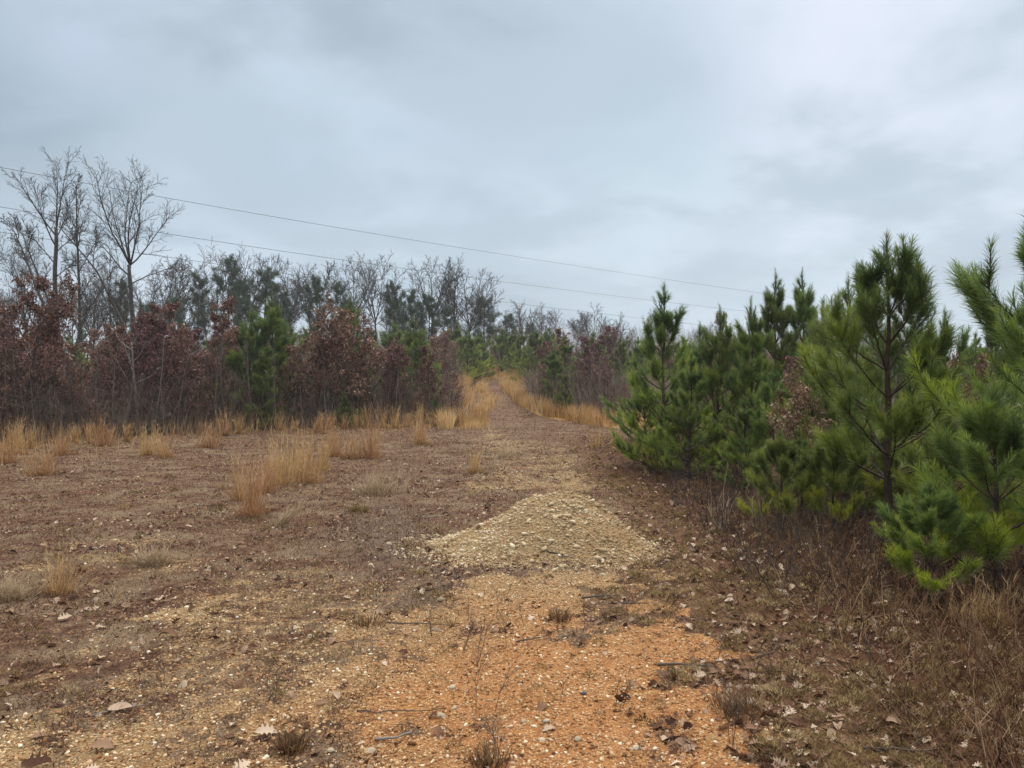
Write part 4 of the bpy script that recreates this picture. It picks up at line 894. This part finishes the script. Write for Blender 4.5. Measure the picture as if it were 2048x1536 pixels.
# --- tall dark pines on the ridge
OP = [oldpine_proto(541), oldpine_proto(542), oldpine_proto(543, H=12)]
for px, Y, tp, lab, k, s in [
    (352, 74, 592, 'small dark pine left end of the ridge pines', 2, 1.1), (395, 74, 548, 'rounded dark pine left of the tallest ridge pine', 0, 1.0), (456, 74, 516, 'tallest dark pine on the ridge', 1, 1.0), (484, 72, 556, 'dark pine touching the tallest ridge pine on its right', 0, .8),
    (530, 74, 536, 'wide dark pine right of the tallest ridge pine', 1, 1.2), (565, 78, 580, 'lower dark pine sloping off from the wide one', 2, 1.0), (634, 78, 549, 'slim dark pine above the red oak', 2, .8), (680, 78, 562, 'dark pine beneath the twin bare tops', 0, .9),
    (788, 76, 563, 'dark pine right of the twin bare tops', 1, .9), (822, 74, 578, 'broad dark pine below the faint bare tree', 0, 1.1), (858, 76, 585, 'dark pine below the first of the three bare trees', 2, 1.1), (895, 82, 610, 'low dark pine under the three bare trees', 0, 1.1),
    (968, 88, 590, 'round topped dark pine standing alone right of the three bare trees', 0, 1.35), (1022, 104, 622, 'small dark pine right of the round topped one', 2, 1.2), (1062, 110, 640, 'pointed little dark evergreen on the distant skyline', 2, 1.0),
    (240, 66, 560, 'dark pine hidden behind the fan shaped bare tree', 1, .9), (300, 68, 600, 'dark evergreen low behind the bare trees', 2, 1.1)]:
    OP[k].put(X_(px, Y), Y, top_h(px, Y, tp + 10), lab, 'pine tree', 'dark old pines on the ridge', rz(), sxy=s * .85)
# --- oaks that keep their dry leaves
OK = [leafy_proto(551), leafy_proto(552, narrow=.85), leafy_proto(553, H=5, narrow=1.15, nleaf=4600), leafy_proto(554, narrow=.8, nleaf=3200)]
def edge(px): return float(np.interp(px, [-300, 0, 250, 500, 700, 880, 930], [21, 23.2, 26, 29.4, 30.8, 31.6, 32.5]))
G_O = 'red brown oaks at the edge of the left wood'
for px, dY, tp, lab, k, s in [
    (50, 1.2, 548, 'tallest dark red leafy oak at the far left', 0, .95), (5, 2.2, 600, 'leafy oak cut by the left edge', 1, 1.1), (110, 3.0, 608, 'reddish oak right of the tallest red oak at far left', 1, .9), (-70, 1.5, 590, 'leafy oak outside the left edge', 0, 1.1),
    (205, 2.6, 655, 'sparse oak in the grey part of the left wood', 3, 1.0), (255, 2.0, 632, 'rounded brown oak above the pale trunk', 2, .95), (330, 2.4, 598, 'brown oak with the highest top left of the green pines', 1, 1.05), (300, 4.5, 625, 'leafy oak behind the rounded brown oak', 0, 1.0), (385, 1.6, 648, 'leafy oak between the highest brown oak and the copper oak', 3, 1.1),
    (440, 2.2, 590, 'copper brown oak left of the green pines', 1, .85), (425, .9, 700, 'low leafy oak in front of the copper brown oak', 2, .8), (632, 2.0, 588, 'dark red domed oak right of the green pines', 2, 1.0), (600, .9, 690, 'low oak at the left foot of the dark red dome', 3, 1.0), (668, 1.0, 640, 'dense red oak in front of the domed one', 0, 1.0),
    (752, 1.6, 632, 'broad red brown oak near the centre of the wood', 2, 1.1), (715, .8, 700, 'lower leafy oak before the broad central oak', 1, 1.1), (800, 1.3, 690, 'purplish oak right of the broad central oak', 0, 1.05), (862, 1.2, 690, 'leafy oak near the corner of the thicket', 1, 1.0), (905, 1.0, 742, 'small dark leafed oak at the very corner of the thicket', 3, 1.0), (560, .6, 745, 'low leafy oak at the right foot of the green pines', 2, .8), (350, .6, 735, 'low leafy oak before the highest brown oak', 3, 1.2), (160, .6, 720, 'low leafy oak in front of the grey saplings at left', 2, .9), (40, .5, 730, 'low rusty oak at the grass edge far left', 3, 1.2), (480, .7, 760, 'low leafy oak at the left foot of the green pines', 3, 1.2), (780, .5, 760, 'low drooping oak at the wood edge left of the corner', 3, 1.2), (840, .5, 775, 'low leafy oak bush beside the corner of the thicket', 2, .9)]:
    Y = edge(px) + dY; OK[k].put(X_(px, Y), Y, top_h(px, Y, tp), lab, 'oak tree', G_O, rz(), sxy=s)
for px, Y, tp, lab, k, s in [(1195, 38, 700, 'round leafy oak right of the little pine in the middle thicket', 2, 1.0), (1160, 40, 672, 'taller leafy oak behind the round one in the middle thicket', 0, .9), (1085, 41, 690, 'leafy oak left of the little pine in the middle thicket', 3, 1.0), (1215, 36, 745, 'low red oak at the right end of the middle thicket', 1, 1.1),
                             (1130, 52, 655, 'leafy oak showing above the middle thicket', 1, 1.0), (1215, 60, 650, 'red brown oak behind the right end of the middle thicket', 0, 1.1), (1000, 92, 655, 'rusty oak far behind the bend of the path', 0, 1.2), (990, 84, 690, 'grey brown oak at the bend of the path', 3, 1.3), (900, 60, 655, 'oak far back between corner and path', 3, 1.2), (1260, 34, 770, 'low leafy oak between middle thicket and pines', 3, 1.0), (865, 45, 668, 'grey leafed oak behind the thicket corner', 3, 1.1)]:
    OK[k].put(X_(px, Y), Y, top_h(px, Y, tp), lab, 'oak tree', 'leafy oaks in the middle distance', rz(), sxy=s)
# small red oaks among the right hand pines
for px, Y, tp, lab, k, s in [(1580, 10.8, 735, 'dark leafed oak sapling between the left pines and the thick trunk', 2, .9), (1620, 12.5, 700, 'oak sapling behind the dark leafed one', 3, .9), (1850, 9.3, 850, 'rusty oak sapling right of the thick pine trunk', 3, .9), (1880, 10.5, 700, 'oak sapling with rust leaves above the near pine', 3, .8), (1990, 11, 720, 'oak sapling with pinkish leaves near the right edge', 3, .8),
                             (1520, 14, 880, 'low oak shrub under the left pines', 2, .9), (1370, 17.5, 880, 'oak shrub at the foot of the leftmost pines', 2, .9), (1905, 8.3, 1010, 'low red leafed oak shrub behind the near pine', 2, .9), (1475, 15.2, 860, 'rust leafed shrub between the left pine trunks', 2, .9), (1440, 19, 625, 'oak with few leaves behind the left pines', 3, .6)]:
    OK[k].put(X_(px, Y), Y, top_h(px, Y, tp), lab, 'oak sapling', 'small oaks among the right hand pines', rz(), sxy=s)
# --- young pines
YN = [pine_proto(601, H=3.7, per=66, spread=.38, whorls=9, lime=.25, trunk_r=.05, low=.20), pine_proto(602, H=3.5, per=60, spread=.38, whorls=8, lime=.35, low=.14), pine_proto(603, H=2.0, per=70, spread=.48, whorls=5, lime=.65, trunk_r=.03, low=.14)]
YM = [pine_proto(611, H=4.0, per=46, wid=.008, nl=.17, spread=.27, whorls=10, lime=.18, low=.05, curve=False), pine_proto(612, H=4.2, per=40, wid=.008, nl=.16, spread=.24, whorls=11, lime=.10, low=.14, curve=False), pine_proto(613, H=3.6, per=42, wid=.008, nl=.17, spread=.31, whorls=9, lime=.3, low=.05, curve=False)]
G_P = 'young pines on the right of the track'
for p, px, Y, tp, lab, s, rot in [
    (YN[0], 1772, 8.3, 462, 'young pine with the thick bare lower trunk and high bushy top', 1.1, .4), (YN[1], 2135, 6.5, 330, 'nearest tall young pine cut by the right edge', 1.0, 1.2), (YN[2], 1985, 6.0, 770, 'low bushy pine with lime green tips at the right edge', 1.15, .3), (YN[2], 1665, 8.6, 852, 'low yellow green pine sapling left of the thick trunk', .95, 2.2),
    (YN[2], 1560, 8.9, 860, 'small yellow green pine sapling at the track side', 1.1, .9), (YN[2], 1860, 5.9, 960, 'lowest lime green pine sapling beside the bank', 1.3, 1.9), (YN[2], 1800, 9.5, 800, 'pine sapling hugging the thick trunk', 1.2, 3.3),
    (YN[2], 1895, 7.2, 830, 'bushy pine sapling right of the thick trunk', 1.0, 4.0), (YN[1], 1890, 11.4, 612, 'pine behind and right of the thick trunk', .9, 2.5), (YN[1], 1690, 11.5, 548, 'pine behind and left of the thick trunk', .9, 4.4),
    (YM[0], 1325, 16.6, 563, 'leftmost young pine with a pointed top', 1.1, .3), (YM[2], 1438, 15.4, 606, 'second pine from the left with yellowish boughs', 1.0, 1.9), (YM[1], 1503, 14.8, 590, 'third pine from the left with a visible dark trunk', .95, 3.0),
    (YM[0], 1380, 14.8, 700, 'short bushy pine in front of the two leftmost', 1.2, 2.0), (YM[2], 1290, 17.0, 760, 'low pine skirt at the left end of the pines', 1.3, 4.0),
    (YM[1], 1556, 19.0, 535, 'tall narrow pine left of the twin skyline tips', 1.0, 1.0), (YM[1], 1603, 19.5, 533, 'tall narrow pine right of the twin skyline tips', 1.0, 4.1), (YM[0], 1645, 16.0, 590, 'pine just right of the twin skyline tips', 1.0, 2.2),
    (YM[0], 1740, 15.0, 640, 'pine hidden behind the thick trunk', 1.1, .8), (YM[2], 1830, 16.0, 610, 'pine seen between the thick trunk and the right edge', 1.1, 3.8), (YM[1], 1990, 13.5, 625, 'sparse pine with thin tips near the right edge', 1.0, 5.0), (YM[2], 2040, 17, 650, 'pine far back at the right edge', 1.1, 1.0),
    (YM[0], 1490, 13.2, 790, 'low pine in front of the third pine trunk', 1.3, 5.6), (YM[2], 1345, 15.6, 790, 'low pine spreading at the foot of the leftmost pine', 1.4, 2.2), (YM[2], 1640, 12.6, 690, 'dense pine between the third pine and the thick trunk', 1.3, 1.1), (YM[0], 1720, 10.2, 760, 'low pine tucked left of the thick trunk', 1.3, 3.1),
    (YM[2], 1545, 13.0, 730, 'short pine between the third pine and the thick trunk', 1.1, .4), (YM[0], 1600, 10.6, 850, 'low pine behind the yellow green sapling', 1.1, 5.0), (YM[0], 1480, 22, 650, 'pine behind the second and third pines', 1.2, .6), (YM[2], 1400, 24, 640, 'pine between the leftmost tops', 1.2, 2.6),
    (YN[1], 2260, 7.5, 420, 'young pine outside the right edge', 1.1, .5), (YN[0], 2300, 9.5, 450, 'another pine outside the right edge', 1.1, 2.5), (YM[2], 2180, 12, 560, 'pine outside the right edge farther back', 1.1, 2.5), (YM[0], 1950, 20, 660, 'pine in the back row right of centre', 1.2, 2.0), (YM[2], 1780, 20, 660, 'pine in the back row behind the thick trunk', 1.2, 2.9), (YM[0], 1680, 21, 640, 'pine in the back row left of the thick trunk', 1.2, 1.4)]:
    p.put(X_(px, Y), Y, top_h(px, Y, tp), lab, 'pine tree', G_P, rot, sxy=s)
G_M = 'green pines in the left wood and middle distance'
for px, Y, tp, lab, k, s in [
    (540, 31.5, 580, 'green pine with the highest tip in the left wood', 1, 1.2), (500, 31.2, 610, 'wide green pine left of the highest green tip', 2, 1.2), (520, 30.4, 700, 'lower green pine before the green pair in the left wood', 0, 1.4), (565, 31.6, 640, 'green pine right of the highest green tip', 0, 1.1), (535, 30.0, 800, 'small green pine at the grass edge of the left wood', 2, 1.3),
    (700, 36.5, 583, 'narrow green spire rising between two red oaks', 1, .9), (822, 36.5, 630, 'green pine behind the purplish oak', 0, 1.3), (842, 35, 655, 'green pine near the thicket corner', 2, 1.0), (720, 30.6, 812, 'small yellow green pine in the shade of the oaks', 2, 1.4), (690, 30.8, 780, 'faint green sapling under the dense red oak', 0, 1.2), (870, 32.0, 790, 'little green pine inside the thicket corner', 0, 1.2),
    (1108, 40, 692, 'little pine with two bare stems in the middle thicket', 1, 1.3), (1132, 37, 735, 'green pine sapling beside the little pine', 0, 1.2),
    (935, 66, 655, 'broad green pine left of the path bend', 2, 1.4), (960, 70, 660, 'green pine nearest the path bend', 0, 1.4), (915, 70, 640, 'green pine behind the broad one left of the bend', 0, 1.3), (1040, 70, 655, 'green pine right of the path bend', 0, 1.3), (1072, 64, 652, 'pointed green pine above the middle thicket', 1, 1.5), (1058, 60, 690, 'pale green pine right of the path bend', 2, 1.3),
    (1185, 64, 660, 'green pine behind the round leafy oak', 2, 1.3), (1240, 50, 668, 'dark green pine right of the middle thicket', 1, 1.3), (1275, 46, 672, 'green pine touching the leftmost near pine', 0, 1.3), (1215, 72, 655, 'green pine far behind the middle thicket', 0, 1.3), (1100, 78, 650, 'green pine far back in the middle', 2, 1.3)]:
    YM[k].put(X_(px, Y), Y, top_h(px, Y, tp), lab, 'pine tree', G_M, rz(), sxy=s)
for i in range(60):
    Y = rb_.uniform(78, 112); px = 60 + i * 36 + rb_.uniform(-14, 14)
    if i % 2 == 0: Y = rb_.uniform(46, 72) if not (890 < px < 1060) else Y
    tp = np.interp(px, [300, 900, 1060, 1300, 2200], [640, 640, 660, 670, 690]) + rb_.uniform(-8, 26)
    YM[i % 3].put(X_(px, Y), Y, top_h(px, Y, tp), 'green pine filling the woods behind the clearing', 'pine tree', 'pines filling the far woods', rz(), sxy=1.4)
for i in range(44):
    px = -200 + i * 46 + rb_.uniform(-18, 18); Y = edge(min(px, 900)) + rb_.uniform(5, 16) if px < 900 else rb_.uniform(42, 80)
    if 880 < px < 1060: Y = rb_.uniform(88, 105)
    tp = np.interp(px, [0, 300, 900, 1060, 1300, 2200], [640, 650, 665, 668, 680, 690]) + rb_.uniform(-10, 25)
    OK[i % 4].put(X_(px, Y), Y, top_h(px, Y, tp), 'leafy oak deep in the woods behind the front row', 'oak tree', 'oaks deep in the woods', rz(), sxy=1.1)
# --- saplings: many thin grey stems
for i in range(96):
    px = -160 + 1080 * (i / 96) + rb_.uniform(-8, 8); Y = edge(px) + (rb_.uniform(1.0, 6.5) if i % 2 else rb_.uniform(0, .9)); tp = rb_.uniform(640, 760) + (px > 600) * 30
    SP[i % 3].put(X_(px, Y), Y, top_h(px, Y, tp), 'thin grey bare sapling in the front of the left wood', 'sapling', 'thin bare saplings in the left wood', rz(), sxy=.9)
for i in range(40):
    px = rb_.uniform(1050, 1260) if i < 24 else rb_.uniform(870, 960); Y = float(base_y(X_(px, 36))) + 3 + rb_.uniform(0, 9) if i < 24 else rb_.uniform(38, 60); tp = rb_.uniform(670, 770)
    if i >= 24: px = rb_.uniform(850, 925)
    SP[i % 3].put(X_(px, Y), Y, top_h(px, Y, tp), 'thin grey bare sapling in the middle thicket', 'sapling', 'thin bare saplings in the middle thicket', rz(), sxy=1.0)
for i in range(16):
    px = rb_.uniform(1400, 2150); Y = rb_.uniform(10, 18); SP[i % 3].put(X_(px, Y), Y, rb_.uniform(1.6, 2.8), 'thin bare sapling hidden among the right hand pines', 'sapling', 'thin bare saplings among the right hand pines', rz(), sxy=.8)
# the pale trunk with pale limbs standing out of the left wood
def pale_tree():
    g = rs(701); root = empty('pale_tree'); x, y = hit(276, 868); out = {'pl': [], 'tips': []}
    P = [dict(n=9, w=.03, up=.03, c=7, a=.95, l=.42, r=.5, s=.45, taper=.25, rmin=.02), dict(n=6, w=.16, up=.08, c=4, a=.6, l=.5, r=.6, s=.3, taper=.3, rmin=.01), dict(n=3, w=.15, up=.05, taper=.5)]
    grow(g, out, np.zeros(3), nrm(np.array([-.02, 0, 1])), 3.3, .065, 0, P)
    b = tree_parts(root, out, 2, 'bark_pale', 'twig'); b.build('crown', M['twig'], root); root.location = (x, y, gz(x, y) - .03)
    tag(root, 'slim pale barked tree at the edge of the left wood beside the fallen log', 'tree')
pale_tree()
def fallen_log():
    g = rs(702); x, y = X_(302, 27.3), 27.3; a = Acc(); t = np.linspace(0, 1, 10)
    tube(a, np.stack([-.35 + 1.0 * t, .2 * t, .15 + .55 * t], 1), .13 - .04 * t, 9, .35, g); tube(a, np.stack([-.30 + .7 * t, .3 - .1 * t, .05 + .4 * t], 1), .10 - .04 * t, 8, .35, g)
    o = a.build('fallen_log', M['weed']); o.location = (x, y, gz(x, y)); tag(o, 'dark broken log leaning up beside the pale trunk', 'log')
fallen_log()

# --- brush: one mass of thin stems per thicket
def brush(name, label, n, fx, hmin, hmax, seed, lean=.25, mat='twig', wk=.0011):
    g = rs(seed); x, y = fx(g, n); h = hmin + (hmax - hmin) * g.rand(n) ** 1.3; P = np.stack([x, y, ground(x, y) - .03], 1)
    d = nrm(np.stack([g.normal(size=n) * lean, g.normal(size=n) * lean, np.ones(n)], 1)); r = .002 + np.hypot(x, y) * .00011
    a = Acc(); Md = P + d * (h * .5)[:, None]; d2 = nrm(d + g.normal(size=(n, 3)) * .2); E = Md + d2 * (h * .5)[:, None]; T = g.rand(n)
    segs(a, P, Md, r * 1.3, r, 3, T); segs(a, Md, E, r, r * .4, 3, T)
    for k in range(4):
        f = g.uniform(.2, 1, n); Q = np.where(f[:, None] < .5, P + (Md - P) * (f * 2)[:, None], Md + (E - Md) * (f * 2 - 1)[:, None]); d3 = nrm(d + g.normal(size=(n, 3)) * .6); segs(a, Q, Q + d3 * (h * g.uniform(.12, .35, n))[:, None], r * .6, r * .3, 3, T)
    tag(a.build(name, M[mat]), label, kind='stuff')
def f_left(g, n):
    px = g.uniform(-250, 925, n); Y = np.interp(px, [-300, 0, 250, 500, 700, 880, 930], [21, 23.2, 26, 29.4, 30.8, 31.6, 32.5]) + .3 + 7 * g.rand(n) ** 1.6; return (px - 1024) / F * Y, Y
brush('underbrush', 'dense grey brown undergrowth inside the left wood', 7500, f_left, .4, 2.1, 801, mat='brush')
def f_mid(g, n):
    x = g.uniform(1.0, 9.5, n); Y = base_y(x) + 3 + g.uniform(0, 11, n); return x, Y
brush('thicket_brush', 'grey purple brush behind the golden grass in the middle distance', 6000, f_mid, .6, 2.2, 802, mat='brush')
def f_bend(g, n):
    Y = g.uniform(82, 112, n); x = g.uniform(-45, 45, n); return x, Y
brush('far_brush', 'dark grey brush beyond the bend of the path', 9000, f_bend, 1.5, 5.5, 803, mat='brush')
def f_corner(g, n):
    Y = g.uniform(36, 80, n); x = np.interp(Y, [36, 50, 64, 80], [-5.2, -5.2, -6.2, -6.5]) - 12 * g.rand(n) ** 1.5; return x, Y
brush('slope_brush', 'grey brush on the slope left of the rising path', 7000, f_corner, .8, 3.6, 805, mat='brush')
def f_bank(g, n):
    Y = 2.6 * (22 / 2.6) ** g.rand(n); x = 1.5 + Y * .10 + (Y * .70) * g.rand(n) ** .8; return x, Y
def f_right(g, n):
    Y = g.uniform(5.5, 24, n); x = 1.35 + Y * .09 + (Y * .75) * g.rand(n); 
    return x, Y
brush('rusty_brush', 'rusty dead grass and briars on the right bank', 9000, f_bank, .10, .42, 806, .5, 'rust')
brush('pine_undergrowth', 'purplish brown weeds and briars under the right hand pines', 5200, f_right, .12, .75, 804, .45)

# ------------------------------------------------------------------ power lines
def wire(pts, label):
    # plan line of the wires: from (-39.7, 60) towards (39, 127)
    ax, ay, bx, by = -39.7, 60., 39., 127.; P = []
    px = np.linspace(-260, 2350, 60); xs = [p[0] for p in pts]; ys = [p[1] for p in pts]
    cf = np.polyfit(xs, ys, 2); py = np.polyval(cf, px)
    for u, v in zip(px, py):
        k = (u - 1024) / F        # X = k*Y on the plan line
        t = (ax - k * ay) / (k * (by - ay) - (bx - ax)); Y = ay + t * (by - ay); P.append((k * Y, Y, EYE + (HOR - v) / F * Y))
    a = Acc(); tube(a, P, np.full(len(P), .020), 5); o = a.build('power_line', M['wire']); tag(o, label, 'power line', 'power lines crossing the sky')
wire([(0, 333), (310, 391), (520, 426), (712, 460), (1040, 516), (1340, 559), (1523, 583), (1916, 640)], 'highest of the three power lines')
wire([(0, 413), (400, 476), (681, 518), (1040, 568), (1319, 603), (1490, 621)], 'middle one of the three power lines')
wire([(0, 464), (284, 505), (432, 527), (1006, 605), (1289, 636)], 'lowest of the three power lines passing just above the ridge trees')

# ------------------------------------------------------------------ damp air
def haze():
    V = np.array([(x, y, z) for x in (-1800, 1800) for y in (-1800, 1800) for z in (-3, 36)], float)
    Fq = np.array([(0, 1, 3, 2), (4, 6, 7, 5), (0, 4, 5, 1), (2, 3, 7, 6), (0, 2, 6, 4), (1, 5, 7, 3)])
    m = bpy.data.materials.new('haze'); m.use_nodes = True; t = m.node_tree; t.nodes.clear(); o_ = N(t, 'ShaderNodeOutputMaterial'); v = N(t, 'ShaderNodeVolumePrincipled', inp={'Density': .0006, 'Anisotropy': .2})
    v.inputs['Color'].default_value = (.90, .93, .97, 1); L(t, v.outputs[0], o_.inputs['Volume'])
    tag(mk('haze', V, [Fq], m), 'thin damp winter haze over the whole clearing', kind='stuff')
haze()
